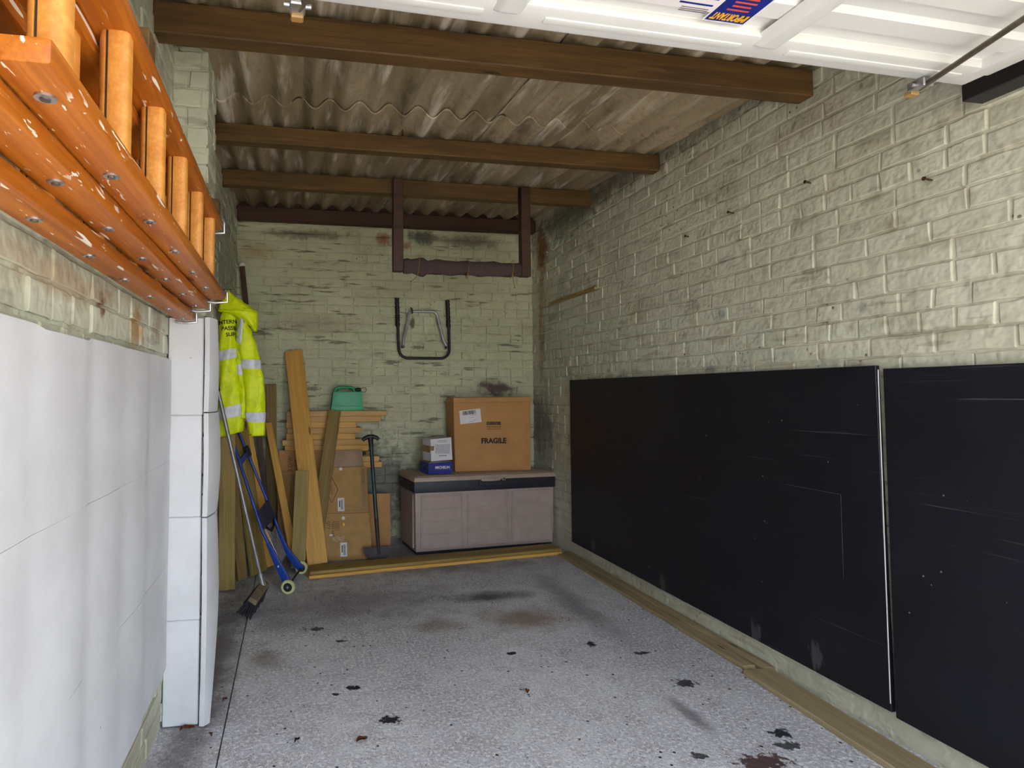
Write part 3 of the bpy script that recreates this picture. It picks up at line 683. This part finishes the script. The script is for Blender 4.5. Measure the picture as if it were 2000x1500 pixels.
p_ = MB().hexa([(-.002, .05, .045), (.012, .05, .045), (.012, D - .05, .045), (-.002, D - .05, .045)], [(-.002, .05, .45), (.012, .05, .45), (.012, D - .05, .45), (-.002, D - .05, .45)]).build('side_panel', M_taupe, sb, .003)
MB().box(-.006, W + .006, -.006, D + .004, .466, .552).build('dark_band', M_navy, sb, .012, True, 2)
ld = MB().hexa([(-.010, -.012, .550), (W + .010, -.012, .550), (W + .010, D + .006, .550), (-.010, D + .006, .550)], [(-.002, -.004, .586), (W + .002, -.004, .586), (W + .002, D, .586), (-.002, D, .586)]).build('lid', M_taupe_l, sb, .010, True, 2)
for k in range(9):
    y = .03 + k * .042; MB().box(.03, W - .03, y, y + .032, .584, .5905).build('lid_slat', M_taupe_l, ld, .002)
hd = MB().prism([(.535, .546), (.55, .540), (.62, .537), (.69, .540), (.705, .546), (.705, .556), (.695, .562), (.545, .562), (.535, .556)], (-.022, -.006)).build('handle', M_taupe_l, sb, .002)
MB().box(.722, .748, -.016, -.004, .540, .566).build('latch', M_taupe_l, sb, .003); MB().box(.728, .742, -.018, -.010, .546, .558).build('latch_slot', M_navy, sb)
MB().box(.52, .72, -.012, -.004, .500, .540).build('grip_recess', M_navy, sb, .004)

# FRAGILE carton on the lid
fc = thing('cardboard_box', 'large brown cardboard box printed FRAGILE on the storage box', 'cardboard box', (1.282, 4.672, .591), (0, 0, .012))
fb = MB().hexa([(.004, 0, 0), (.652, 0, 0), (.652, .24, 0), (.004, .24, 0)], [(-.004, .012, .565), (.662, .012, .565), (.662, .245, .565), (-.004, .245, .565)]).build('carton', M_card3, fc, .004, True, 2)
MB().hexa([(-.008, -.002, .555), (.666, -.002, .562), (.664, .2, .565), (-.008, .2, .563)], [(-.006, .006, .598), (.664, .006, .606), (.662, .19, .606), (-.006, .19, .598)]).build('top_flap', M_card3, fc, .003)
MB().box(.360, .3612, .0035, .006, .30, .55).build('crease', M_card2, fc); MB().box(.345, .346, .0015, .004, .15, .30).build('crease', M_card2, fc)
FY = lambda z: .012 * z / .565
lettering('FRAGILE', .058, M_ink, fc, on_front(.335, FY(.24) - .001, .243), bold=.0024)
lb = MB().box(-.09, .09, -.0012, 0, -.055, .055).build('paper_label', M_white, fc); lb.matrix_local = Matrix.Translation((.137, FY(.445) - .0006, .445)) @ Matrix.Rotation(-.10, 4, 'Y')
x = -.062; rb = random.Random(9)
mb = MB()
while x < .05:
    wd = rb.choice((.0015, .003, .0045)); mb.box(x, x + wd, -.0017, -.001, .016, .048); x += wd + rb.choice((.0015, .003))
mb.build('barcode', M_ink, lb)
mb = MB()
for a, b, z in ((0, .05, .006), (-.01, .03, -.012), (.02, .05, -.034), (-.02, .03, -.045)): mb.box(a, b, -.0016, -.001, z, z + .0025)
mb.build('print_lines', M_ink2, lb)
mb = MB()
for k in range(26): mb.box(.275 + k * .0048, .275 + k * .0048 + .003, FY(.385) - .0012, FY(.385) + .001, .372, .401)
mb.build('barcode', M_ink, fc)
mb = MB()
for k in range(15): mb.box(.275 + k * .0083, .275 + k * .0083 + (.0060 if k % 4 else .0035), FY(.36) - .0012, FY(.36) + .001, .356, .3625)
for k in range(20): mb.box(.275 + k * .0063, .275 + k * .0063 + .005, FY(.34) - .0012, FY(.34) + .001, .337, .3395); mb.box(.277 + k * .006, .277 + k * .006 + .004, FY(.34) - .0012, FY(.34) + .001, .345, .3475)
mb.build('print_lines', M_brownink, fc)

# blue box with a white box on top
bb = thing('blue_box', 'small open blue box with white lettering under the white box', 'box', (1.035, 4.550, .591), (0, 0, .10))
MB().hexa([(0, 0, 0), (.200, 0, 0), (.200, .20, 0), (0, .20, 0)], [(0, -.004, .092), (.202, -.004, .096), (.204, .2, .096), (-.008, .2, .09)]).build('carton', M_bluebox, bb, .002)
MB().hexa([(-.002, .06, .085), (0, .0, .088), (0, .005, .088), (0, .065, .085)], [(-.05, .10, .03), (-.035, .03, .012), (-.033, .033, .012), (-.048, .103, .03)]).build('open_flap', M_bluebox, bb)
MB().box(.006, .197, -.003, .19, .088, .0965).build('grey_lid', M_card2, bb, .002)
lettering('MICHELIN', .027, M_white, bb, on_front(.118, -.0035, .052), bold=.0012)
MB().box(.05, .19, -.0036, -.002, .034, .037).build('print_lines', M_ink2, bb)
wb_ = thing('white_box', 'white printed carton tilted on the small blue box', 'box', (1.066, 4.572, .6885), (0, 0, .20))
MB().hexa([(0, 0, 0), (.185, 0, .008), (.185, .17, .008), (0, .17, 0)], [(-.004, .004, .174), (.178, .004, .186), (.178, .17, .186), (-.004, .17, .174)]).build('carton', M_white, wb_, .002)
MB().hexa([(-.002, .02, .068), (0, .02, .068), (0, .165, .068), (-.002, .165, .068)], [(-.003, .02, .12), (0, .02, .12), (0, .165, .12), (-.003, .165, .12)]).build('brown_tape', M_tape, wb_)
MB().hexa([(-.003, -.001, .085), (.022, -.001, .085), (.022, .005, .085), (-.003, .005, .085)], [(-.004, .001, .12), (.026, .001, .122), (.026, .006, .122), (-.004, .006, .12)]).build('brown_tape', M_tape, wb_)
MB().hexa([(-.004, .004, .172), (-.003, .16, .172), (-.002, .16, .173), (-.002, .004, .173)], [(-.032, .02, .166), (-.03, .15, .166), (-.029, .15, .168), (-.03, .02, .168)]).build('open_flap', M_white, wb_)
rb = random.Random(5); mb = MB()
for r_ in range(10):
    x = .035
    while x < .160:
        wd = rb.uniform(.003, .010); y = .0000 + .0001
        mb.box(x, min(x + wd, .163), -.0008 + .004 * (.055 + r_ * .0075) / .18, .004, .060 + r_ * .0075, .0640 + r_ * .0075); x += wd + rb.uniform(.0025, .005)
for r_ in range(2): mb.box(.055, .135, .0015, .005, .150 + r_ * .010, .1525 + r_ * .010)
mb.box(.065, .135, .0002, .004, .040, .046); mb.build('print_lines', M_ink2, wb_)

# ------------------------------------------------------------------ timber stack along the back wall
rows = [(-.055, .751, 1.0395, .043, M_pine), (-.055, .704, .9945, .0445, M_pine), (-.06, .502, .948, .046, M_pine2), (-.05, .544, .901, .0465, M_pine), (-.06, .494, .8535, .047, M_pine2), (-.09, .605, .8055, .0475, M_pine), (-.07, .600, .758, .047, M_pine2),
        (-.02, .62, .7135, .044, M_olive2), (.02, .690, .668, .045, M_pine), (.05, .712, .622, .0455, M_pine2)]
z = .622
while z > .03:
    z -= .1555; rows.append((random.uniform(-.05, .05), random.uniform(.45, .56), max(z, 0), .155, random.choice((M_pine, M_olive, M_pine2))))
ordn = ['top', 'second', 'third', 'fourth', 'fifth', 'sixth', 'seventh', 'eighth', 'ninth', 'tenth']
for i, (a, b, z0, h, m) in enumerate(rows):
    if h < .01: continue
    me = MB().box(0, b - a, 0, .145, 0, h).mesh('stacked_timber', .003); o = link('stacked_timber', me, m); o.location = (a, 4.82 + random.uniform(0, .008), z0)
    tag(o, f'{ordn[i]} timber from the top of the stack along the back wall' if i < 10 else 'thick timber low in the stack, hidden behind the flattened cartons', 'timber', 'stacked timbers along the back wall')

# green can
gc = thing('jerry_can', 'green plastic jerry can with a black cap on the timber stack', 'jerry can', (.295, 4.83, 1.083))
MB().rings([[(x0, y0, z) for x0, y0 in ((a, .0), (b, .0), (b, .12), (a, .12))] for a, b, z in ((.004, .262, 0), (0, .266, .012), (.002, .264, .036), (.006, .260, .040), (.016, .252, .145), (.024, .246, .156))]).build('body', M_green, gc, .007, True, 2)
MB().tube([(.035, .06, .150), (.045, .06, .180), (.065, .06, .190), (.165, .06, .190), (.185, .06, .182), (.200, .06, .152)], [.016, .014, .0125, .0125, .014, .016], 12).build('handle', M_green, gc, 0, True)
MB().box(.008, .258, -.003, .0, .037, .043).build('seam', M_green, gc, .001)
MB().tube([(.205, .06, .158), (.225, .06, .172), (.248, .06, .172)], [.022, .018, .014], 12).build('cap', M_black, gc, 0, True)
MB().tube([(.248 + .024 - .024 * math.cos(a), .06, .170 + .018 * math.sin(a)) for a in [i * 2 * PI / 16 for i in range(17)]], .0022, 6).build('cap_strap', M_black, gc, 0, True)

# dark clip on the stack
cl = MB(); cl.tube([(.40, 4.80, .722), (.50, 4.795, .728), (.545, 4.79, .738), (.575, 4.79, .742)], [.004, .008, .014, .010], 10); tag(cl.build('tool_handle', M_black, None, 0, True), 'dark plastic handle lying across the timbers above the cartons', 'tool')

# ------------------------------------------------------------------ flattened cartons
def carton(label, x0, x1, z1, y, th, lean, mat): 
    t = thing('flattened_carton', label, 'cardboard', (x0, y, 0), (-lean, 0, 0), 'flattened cartons leaning on the timber')
    c = MB().box(0, x1 - x0, 0, th, 0, z1).build('sheet', mat, t, .002); return t
c0 = carton('tall flattened carton at the back, marked 2 D/W', -.115, .24, .825, 4.515, .012, .36, M_card3)
lettering('2 D/W', .042, M_brownink, c0, on_front(.088, -.001, .715, PI / 2)); lettering('x 305', .042, M_brownink, c0, on_front(.140, -.001, .705, PI / 2))
cm = carton('plain flattened carton behind the tall planks', -.10, .20, .66, 4.480, .012, .36, M_card)
c1 = carton('flattened carton with a grey folded flap at its top', .245, .545, .822, 4.485, .014, .36, M_card2)
MB().box(.150, .152, -.002, 0, .69, .82).build('fold', M_card, c1)
c2 = carton('flattened carton with a printed diamond and white barcode label', .20, .570, .690, 4.446, .020, .36, M_card)
mb = MB()
d = [(.066, .255 + .155), (.125, .485 + .0), (.066, .56), (.006, .485)]
d = [(.090, .415), (.138, .515), (.090, .615), (.042, .515)]
for (a, b), (c_, e) in zip(d, d[1:] + d[:1]): mb.tube([(a, -.001, b), (c_, -.001, e)], .0018, 6)
mb.build('diamond_print', M_brownink, c2)
MB().tube([(.090 + .010 * math.sin(i * 1.9), -.001, .555 - i * .0055) for i in range(15)], .0013, 5).build('script_print', M_brownink, c2)
def barlabel(par, x, z):
    l_ = MB().box(x, x + .050, -.0015, 0, z, z + .100).build('paper_label', M_white, par)
    mb = MB(); zz = z + .012
    while zz < z + .085: mb.box(x + .022, x + .040, -.0022, -.001, zz, zz + .002); zz += .0042
    mb.box(x + .010, x + .017, -.0022, -.001, z + .03, z + .08); mb.build('barcode', M_ink, l_)
barlabel(c2, .135, .350)
MB().cyl((.165, -.001, .675), (0, 1, 0), .013, .003, 16).build('round_seal', M_white, c2)
MB().box(.322, .352, -.0015, 0, .345, .68).build('packing_tape', M_tape, c2); MB().box(.19, .37, -.002, 0, .345, .360).build('packing_tape', M_tape, c2)
c3 = carton('low flattened carton in front, printed ITEM NO', .195, .578, .338, 4.418, .020, .36, M_card)
for tx, zz, x in (('ITEM NO.', .225, .075), ('QTY', .255, .045)): lettering(tx, .030, M_brownink, c3, on_front(x + .02, -.001, zz, -PI / 2))
mb = MB()
for a, b, e, g_ in ((.11, .145, .215, .217), (.11, .145, .280, .282), (.11, .112, .215, .282), (.143, .145, .215, .282)): mb.box(a, b, -.0015, 0, e, g_)
for k in range(3): mb.box(.118 + k * .008, .121 + k * .008, -.0015, 0, .225, .27)
mb.build('print_frame', M_brownink, c3)
MB().box(.195, .197, -.0015, 0, .01, .316).build('fold', M_card2, c3)
MB().box(.175, .186, -.0015, 0, .245, .268).build('yellow_mark', M_stick_y, c3); MB().box(.072, .095, -.0018, 0, .175, .188).build('torn_mark', M_white, c3)
for k in range(3): MB().tube([(.09 + .09 * i / 12, -.0015, .14 + .012 * k + .006 * math.sin(i * 1.1 + k)) for i in range(13)], .0010, 5).build('tape_wrinkle', M_white, c3)
barlabel(c3, .150, .025); MB().cyl((.178, -.001, .303), (0, 1, 0), .013, .003, 16).build('round_seal', M_white, c3)
c4 = carton('narrow brown cardboard piece behind the lawn edger', .585, .775, .415, 4.76, .02, .09, M_card3)

# ------------------------------------------------------------------ lawn edger (half moon spade)
sp = thing('lawn_edger', 'half-moon lawn edger with a dark green shaft and black T handle', 'garden tool', (.622, 4.345, .003), (-.16, -.055, 0))
MB().prism([(.112 * math.cos(a), .102 + .10 * math.sin(a)) for a in [PI + PI * i / 18 for i in range(19)]], (-.003, .003)).build('blade', M_spade, sp, .001)
MB().tube([(0, 0, .05), (0, .0, .12), (0, .0, .30)], [.009, .013, .016], 12).build('socket', M_spade, sp, 0, True)
MB().tube([(0, 0, .28), (0, 0, .875)], .0145, 12).build('shaft', M_dkgreen, sp, 0, True)
MB().tube([(-.060, 0, .878), (-.05, 0, .893), (-.02, 0, .905), (.02, 0, .905), (.05, 0, .893), (.060, 0, .878)], [.012, .015, .017, .017, .015, .012], 12).build('t_handle', M_black, sp, 0, True)
MB().tube([(0, 0, .83), (0, 0, .9)], [.017, .021], 12).build('handle_collar', M_black, sp, 0, True)

# ------------------------------------------------------------------ leaning planks
G_ = 'planks leaning in the back left corner'
XD = Vector((1, .03, 0))
plank('tall wide orange plank leaning on the back wall', (.172, 4.262, .022), (-.008, 4.955, 1.565), .142, .022, (1, .03, 0), M_pine2, group=G_, skew=.02)
plank('olive plank slanting left to right before the jerry can', (.145, 4.385, .01), (.322, 4.795, 1.085), .098, .022, (1, .02, 0), M_olive2, group=G_)
plank('short olive plank with a white paint spot, leaning on the orange plank', (.035, 4.225, .012), (.062, 4.375, .665), .098, .022, (1, .03, 0), M_olive, group=G_)
plank('narrow dark strip standing behind the short olive plank', (-.03, 4.455, .01), (.005, 4.66, .60), .045, .02, (1, .03, 0), M_olive2, group=G_)
plank('upright dark plank standing against the back wall beside the jacket', (-.165, 4.80, .01), (-.185, 4.962, 1.300), .082, .022, (1, 0, 0), M_olive2, group=G_)
plank('narrow orange plank slanting between the trolley and the cartons', (.020, 4.27, .012), (-.205, 4.870, .985), .055, .03, (1, .25, 0), M_pine2, group=G_)
plank('thick olive post standing in front in the left corner', (-.401, 3.855, .012), (-.412, 3.865, 1.005), .098, .045, (1, .10, 0), M_olive, group=G_)
plank('narrow plank behind the broom, third from the pier', (-.325, 4.04, .012), (-.428, 4.04, .96), .075, .022, (.75, .6, 0), M_olive2, group=G_)
plank('wide plank behind the blue trolley', (-.225, 4.15, .016), (-.375, 4.22, 1.03), .150, .025, (.55, .8, 0), M_olive, group=G_)
plank('orange-edged plank farthest behind the blue trolley', (-.150, 4.32, .012), (-.36, 4.40, 1.06), .085, .022, (.75, .6, 0), M_pine2, group=G_)
tag(MB().cyl((.058, 4.262, .163), (-.1, -1, .23), .008, .004, 10).build('paint_spot', M_white), 'white paint drip on the short olive plank', 'paint')

# long stick with a white tip
sk = thing('wooden_stick', 'long brown stick with a white tip leaning in the back corner', 'stick')
p0, p1 = Vector((-.17, 4.75, .01)), Vector((-.428, 4.965, 2.27))
a = MB().box(0, (p1 - p0).length, -.02, .02, -.012, .012).build('stick', M_purlin_d, sk, .002); axes(a, p1 - p0, (1, 0, 0), p0)
MB().cyl(p1 + (p1 - p0).normalized() * .008, p1 - p0, .025, .03, 16, .02).build('tip', M_white, sk, .004)

# ------------------------------------------------------------------ blue folding hand truck
ht = thing('hand_truck', 'blue folding hand truck with cream wheels leaning to the left', 'hand truck')
NA, NB, NC, ND = Vector((-.022, 3.765, .044)), Vector((-.085, 3.785, .160)), Vector((-.188, 3.80, .373)), Vector((-.392, 3.94, .94))
FA, FB, FC, FD = Vector((.053, 4.11, .044)), Vector((-.040, 4.12, .150)), Vector((-.125, 4.13, .385)), Vector((-.376, 4.15, .985))
for a_, b_, c_, d_ in ((NA, NB, NC, ND), (FA, FB, FC, FD)):
    MB().tube([b_, c_, d_], .0095, 10).build('upright', M_blue, ht, 0, True)
    dr = (c_ - b_).normalized(); ax = Vector((.2, 1, 0)).normalized(); nn = dr.cross(ax).normalized()
    m = MB(); pts = []
    for t, wd in ((-.0, .024), (.04, .026), (.14, .020), (.26, .011)):
        q = a_ + (b_ - a_).normalized() * t if t < .1 else b_ + dr * (t - .1)
        pts.append([q + nn * wd - ax * .011, q + nn * wd + ax * .011, q - nn * wd + ax * .011, q - nn * wd - ax * .011])
    m.rings(pts).build('lower_bracket', M_blue, ht, .004, True, 2)
ax = (FA - NA).normalized()
MB().tube([NA - ax * .012, FA + ax * .012], .006, 10).build('axle', M_black, ht, 0, True)
for c_ in (NA - ax * .030, FA + ax * .020):
    wh = MB()
    m1 = MB(); seg = 32; u = ax.cross(Vector((0, 0, 1))).normalized(); v = u.cross(ax)
    prof_ = [(.027, -.010), (.038, -.011), (.043, -.006), (.044, 0), (.043, .006), (.038, .011), (.027, .010)]
    rr = [[c_ + (u * math.cos(2 * PI * k / seg) + v * math.sin(2 * PI * k / seg)) * r_ + ax * h_ for k in range(seg)] for r_, h_ in prof_ + [prof_[0]]]
    m1.rings(rr, cap=False).build('tyre', M_cream, ht, 0, True)
    wh.cyl(c_, ax, .0275, .016, 28).build('wheel_hub', M_black, ht, 0, True)
    MB().cyl(c_ - ax * .009, ax, .008, .006, 12).build('axle_cap', M_zinc, ht, 0, True)
def onrail(t, s_): 
    a_ = NC + (ND - NC) * t; b_ = FC + (FD - FC) * t; return a_ + (b_ - a_) * s_
nrm = (ND - NC).cross(FC - NC).normalized()
if nrm.x < 0: nrm = -nrm
def plate(t0, t1, s0, s1, th, name, mat, off=0.0):
    q = [onrail(t0, s0), onrail(t0, s1), onrail(t1, s1), onrail(t1, s0)]
    return MB().hexa([p_ + nrm * (off - th) for p_ in q], [p_ + nrm * (off + th) for p_ in q]).build(name, mat, ht, .003)
plate(.0, .20, .05, .95, .004, 'back_plate', M_dkblue, .008)
plate(.70, .76, -.02, 1.02, .008, 'cross_bar', M_blue, .004); plate(.69, .80, .86, 1.08, .014, 'slide_lock', M_black, .006)
plate(.985, 1.0, 0, 1, .009, 'top_handle', M_blue)
for k in range(7):
    s_ = .18 + k * .10
    a_ = onrail(.0, s_); b_ = NB + (FB - NB) * s_ + nrm * .004
    MB().tube([a_, b_], .0030, 6).build('wire', M_zinc, ht, 0, True)
MB().tube([NB + (FB - NB) * s_ for s_ in (0, .5, 1)], .006, 8).build('cross_tube', M_blue, ht, 0, True)
MB().tube([onrail(.0, .2) + nrm * .012, onrail(-.06, .35) + nrm * .02, onrail(-.04, .6) + nrm * .02, onrail(.01, .8) + nrm * .012], .008, 8).build('foot_loop', M_black, ht, 0, True)
for c_ in (NB, FB): MB().cyl(c_ - ax * .012, ax, .006, .006, 10).build('rivet', M_white, ht, 0, True)

# ------------------------------------------------------------------ broom
br = thing('broom', 'grey-handled broom with black bristles leaning in the left corner', 'broom')
h0, h1 = Vector((-.176, 3.545, .075)), Vector((-.434, 3.545, 1.17))
MB().tube([h0, h1], .0115, 12).build('handle', M_grey, br, 0, True)
dr = (h1 - h0).normalized(); MB().tube([h1 - dr * .01, h1 + dr * .08], .0135, 12).build('grip', M_black, br, 0, True)
MB().tube([h0 - dr * .03, h0 + dr * .04], [.020, .016], 12).build('socket', M_grey, br, 0, True)
hc = h0 - dr * .035                                  # brush head runs towards the camera
hx = Vector((-.24, -.97, -.10)).normalized(); hz = Vector((.5, -.1, .86)).normalized(); hy = hz.cross(hx).normalized(); hz = hx.cross(hy)
def hp(a, b, c): return hc + hx * a + hy * b + hz * c
MB().hexa([hp(-.05, -.028, -.012), hp(.20, -.028, -.012), hp(.20, .028, -.012), hp(-.05, .028, -.012)], [hp(-.045, -.022, .014), hp(.195, -.022, .014), hp(.195, .022, .014), hp(-.045, .022, .014)]).build('brush_block', M_block, br, .004)
mb = MB(); rb = random.Random(2)
for i in range(26):
    for j in range(6):
        a, b = -.045 + i * .0095, -.024 + j * .0096
        la, lb_ = a + .02 + rb.uniform(-.008, .014), b * 1.5 + rb.uniform(-.006, .006)
        mb.tube([hp(a, b, -.010), hp((a + la) / 2, b * 1.2, -.04), hp(la, lb_, -.085 + rb.uniform(-.004, .004))], [.0052, .0055, .0035], 5)
bo = mb.build('bristles', M_brist, br, 0, True); bo['kind'] = 'stuff'
low = min((bo.matrix_world @ v.co).z for v in bo.data.vertices)
br.location.z += .001 - low

# ------------------------------------------------------------------ hi-vis jacket on its nail
k_ = 3.66 / 4.05
def jx(x): return x * k_
def jz(z): return 1.225 + (z - 1.225) * k_
JY = 3.66
jk = thing('hi_vis_jacket', 'yellow hi-vis jacket with silver bands hanging from a nail on the left wall', 'jacket', (-.40, JY, .93))
O = Vector((-.40, JY, .93))
def interp(tab, z):
    tab = sorted(tab)
    if z <= tab[0][0]: return tab[0][1:]
    for a, b in zip(tab, tab[1:]):
        if a[0] <= z <= b[0]:
            t = (z - a[0]) / (b[0] - a[0]); t = t * t * (3 - 2 * t); return tuple(p + (q - p) * t for p, q in zip(a[1:], b[1:]))
    return tab[-1][1:]
def loftring(tab, z, grow, yoff, dep, seed, seg=40, tilt=0.0):
    xl, xr = interp(tab, z); cx, hw = (xl + xr) / 2, (xr - xl) / 2; out = []
    for k in range(seg):
        a = 2 * PI * k / seg
        fold = .10 * math.sin(3 * a + z * 9 + seed) * math.sin(z * 14 + seed) + .06 * math.sin(5 * a - z * 21 + seed * 2) + .05 * noise.noise(Vector((math.cos(a) * 2, math.sin(a) * 2, z * 14 + seed)))
        c, s_ = math.cos(a), math.sin(a)
        c = math.copysign(abs(c) ** .8, c); s_ = math.copysign(abs(s_) ** .8, s_)
        x = cx + (hw + grow) * c * (1 + fold * .25); y = yoff + (dep + grow) * s_ * (1 + fold * 1.1)
        out.append(Vector((jx(x), JY + y, jz(z) + tilt * (x - cx))) - O)
    return out
def loft(tab, z0, z1, n, grow, yoff, dep, seed, name, mat, tilt=0.0, cap=True, par=None):
    return MB().rings([loftring(tab, z0 + (z1 - z0) * i / n, grow, yoff, dep if not callable(dep) else dep(z0 + (z1 - z0) * i / n), seed, tilt=tilt) for i in range(n + 1)], cap).build(name, mat, par or jk, 0, 'all')
body = [(.93, -.500, -.330), (1.015, -.498, -.322), (1.117, -.492, -.337), (1.218, -.491, -.349), (1.353, -.494, -.361), (1.488, -.492, -.376), (1.658, -.492, -.381), (1.74, -.485, -.38), (1.80, -.45, -.40)]
slee = [(.945, -.290, -.187), (1.0, -.292, -.186), (1.096, -.314, -.186), (1.2, -.322, -.190), (1.314, -.332, -.198), (1.416, -.345, -.220), (1.532, -.372, -.244), (1.628, -.378, -.275), (1.70, -.37, -.318), (1.74, -.36, -.335)]
dpb = lambda z: .060 if z < 1.6 else .060 - .02 * (z - 1.6) / .2
BO = loft(body, .955, 1.79, 46, 0, 0, dpb, 1.0, 'body', M_yel, .22)
SO = loft(slee, .948, 1.73, 44, 0, -.030, .045, 3.3, 'sleeve', M_yel)
mid = [(.99, -.345, -.30), (1.1, -.35, -.29), (1.3, -.372, -.275), (1.5, -.39, -.29), (1.62, -.39, -.32)]
loft(mid, 1.06, 1.62, 30, 0, -.004, .042, 5.1, 'front_flap', M_yel)
for tab, z0, z1, yo, dp, sd, tl in ((body, 1.445, 1.510, 0, .060, 1.0, .22), (body, 1.065, 1.140, 0, .060, 1.0, .22), (slee, 1.385, 1.445, -.030, .045, 3.3, 0), (slee, 1.038, 1.100, -.030, .045, 3.3, 0), (mid, 1.345, 1.415, -.004, .042, 5.1, 0)):
    loft(tab, z0, z1, 5, .0035, yo, dp, sd, 'reflective_band', M_refl, tl, cap=False)
# shoulder band on the sleeve, running diagonally
bvh = BVHTree.FromObject(SO, bpy.context.evaluated_depsgraph_get())
def drape(pts2d, bv, off=.003):
    """pts2d: rows of (x,z) in jacket-local space laid on the front of a part"""
    bm = bmesh.new(); V = []
    for row in pts2d:
        rr = []
        for x, z in row:
            h = bv.ray_cast(Vector((x, -.6, z)), Vector((0, 1, 0)))[0]
            rr.append(bm.verts.new((x, (h.y if h else -.03) - off, z)))
        V.append(rr)
    for a, b in zip(V, V[1:]):
        for i in range(len(a) - 1): bm.faces.new((a[i], a[i + 1], b[i + 1], b[i]))
    bmesh.ops.recalc_face_normals(bm, faces=bm.faces)
    bmesh.ops.solidify(bm, geom=list(bm.faces), thickness=.0012)
    me = bpy.data.meshes.new('reflective_band'); bm.to_mesh(me); bm.free()
    for p_ in me.polygons: p_.use_smooth = True
    return me
rowz = []
for i in range(13):
    t = i / 12; cx, cz = -.366 + .034 * t ** 1.6, 1.555 + .155 * t
    rowz.append([(jx(cx + d_ * .019 * (.6 + .5 * math.sin(PI * min(1, t + .3)))) + .40, jz(cz - d_ * .014) - .93) for d_ in (-1, -.33, .33, 1)])
link('reflective_band', drape(rowz, bvh), M_refl, jk)
# hood: hangs from the loop, falls to the right
hood = [(1.632, -.262, -.250), (1.66, -.285, -.246), (1.70, -.325, -.243), (1.735, -.40, -.243), (1.765, -.492, -.246), (1.795, -.490, -.285), (1.833, -.475, -.338), (1.87, -.452, -.392), (1.893, -.440, -.425)]
loft(hood, 1.634, 1.892, 34, .002, -.020, lambda z: .075 - .05 * max(0, (z - 1.75) / .15) - .04 * max(0, (1.75 - z) / .12), 7.2, 'hood', M_yel)
lipz = [(jx(-.49 + .245 * t) + .40, JY, jz(1.768 - .010 * math.sin(PI * t) + (-.045 * max(0, t - .6)))) for t in [i / 14 for i in range(15)]]
hb = [o for o in jk.children if o.name.startswith('hood')][0]
bvh_h = BVHTree.FromObject(hb, bpy.context.evaluated_depsgraph_get())
pts = []
for x, _, z in lipz:
    h = bvh_h.ray_cast(Vector((x, -.6, z - .93)), Vector((0, 1, 0)))[0]
    pts.append(Vector((x, (h.y if h else -.04) - .001, z - .93)))
MB().tube(pts, .0055, 8).build('hood_seam', M_yel, jk, 0, True)
MB().tube([(jx(-.440) + .40, .0, jz(1.885) - .93), (jx(-.441) + .40, -.002, jz(1.915) - .93), (jx(-.434) + .40, -.002, jz(1.918) - .93), (jx(-.430) + .40, 0, jz(1.885) - .93)], .0028, 6).build('hanging_loop', M_yel, jk, 0, True)
MB().cyl((jx(-.338) + .40, -.050, jz(1.40) - .93), (0, 1, 0), .004, .004, 10).build('stud', M_black, jk)
bvh_b = BVHTree.FromObject(BO, bpy.context.evaluated_depsgraph_get())
for i, (tx, sz, x, z) in enumerate((('INTERN', .036, -.437, 1.690), ('PASSE', .036, -.425, 1.648), ('SUP', .036, -.412, 1.608))):
    me = text_mesh(tx, sz * .9, 'CENTER', .0008, 0); Mt = Matrix.Translation((jx(x) + .40, 0, jz(z) - .93)) @ FRONT @ Matrix.Rotation(.10, 4, 'Z')
    me.transform(Mt)
    bm = bmesh.new(); bm.from_mesh(me); bmesh.ops.subdivide_edges(bm, edges=bm.edges, cuts=1)
    for v in bm.verts:
        h = bvh_b.ray_cast(Vector((v.co.x, -.6, v.co.z)), Vector((0, 1, 0)))[0]
        v.co.y = (h.y if h else -.04) - .002
    bm.to_mesh(me); bm.free(); me.materials.clear(); link('lettering', me, M_ink, jk)
nl = MB(); nl.tube([(XL - .01, JY + .0, 1.842), (-.375, JY - .005, 1.848)], .003, 8); tag(nl.build('nail', M_rust, None, 0, True), 'long nail in the left wall that the yellow jacket hangs from', 'nail')

# ------------------------------------------------------------------ litter on the floor
def leaf(label, x, y, L, wd, rz, mat=M_leaf, cat='leaf'):
    bm = bmesh.new(); rows = []
    for i in range(7):
        t = i / 6; h = wd * math.sin(PI * (.08 + .84 * t)) ; z = .002 + .006 * math.sin(PI * t) + .003 * math.sin(7 * t)
        rows.append([bm.verts.new((L * (t - .5), -h, z + .004)), bm.verts.new((L * (t - .5), 0, z)), bm.verts.new((L * (t - .5), h, z + .006))])
    for a, b in zip(rows, rows[1:]):
        for i in (0, 1): bm.faces.new((a[i], a[i + 1], b[i + 1], b[i]))
    bmesh.ops.solidify(bm, geom=list(bm.faces), thickness=.0008)
    me = bpy.data.meshes.new('dry_leaf'); bm.to_mesh(me); bm.free()
    o = link('dry_leaf' if cat == 'leaf' else 'paper_scrap', me, mat); o.location = (x, y, .0015); o.rotation_euler = (0, 0, rz); tag(o, label, cat, 'litter on the floor')
leaf('largest brown leaf in the middle of the floor nearest the door', .245, 2.135, .045, .012, .4)
leaf('brown leaf at the foot of the foam-clad pier', -.375, 2.315, .05, .012, .3)
leaf('small leaf fallen on the dark strip beside the slab joint', -.262, 2.50, .025, .008, 1.0)
leaf('small leaf on the dark strip nearest the door', -.285, 2.26, .022, .008, 2.0)
leaf('small pale brown leaf on the right side of the floor', .95, 2.36, .028, .012, 1.2)
leaf('thin dark leaf left of the largest leaf', .02, 2.17, .03, .006, .9, plain('dark_leaf', (60, 48, 40), .8))
leaf('small white scrap of paper on the floor near the door', .475, 2.01, .030, .012, .3, M_white, 'paper')
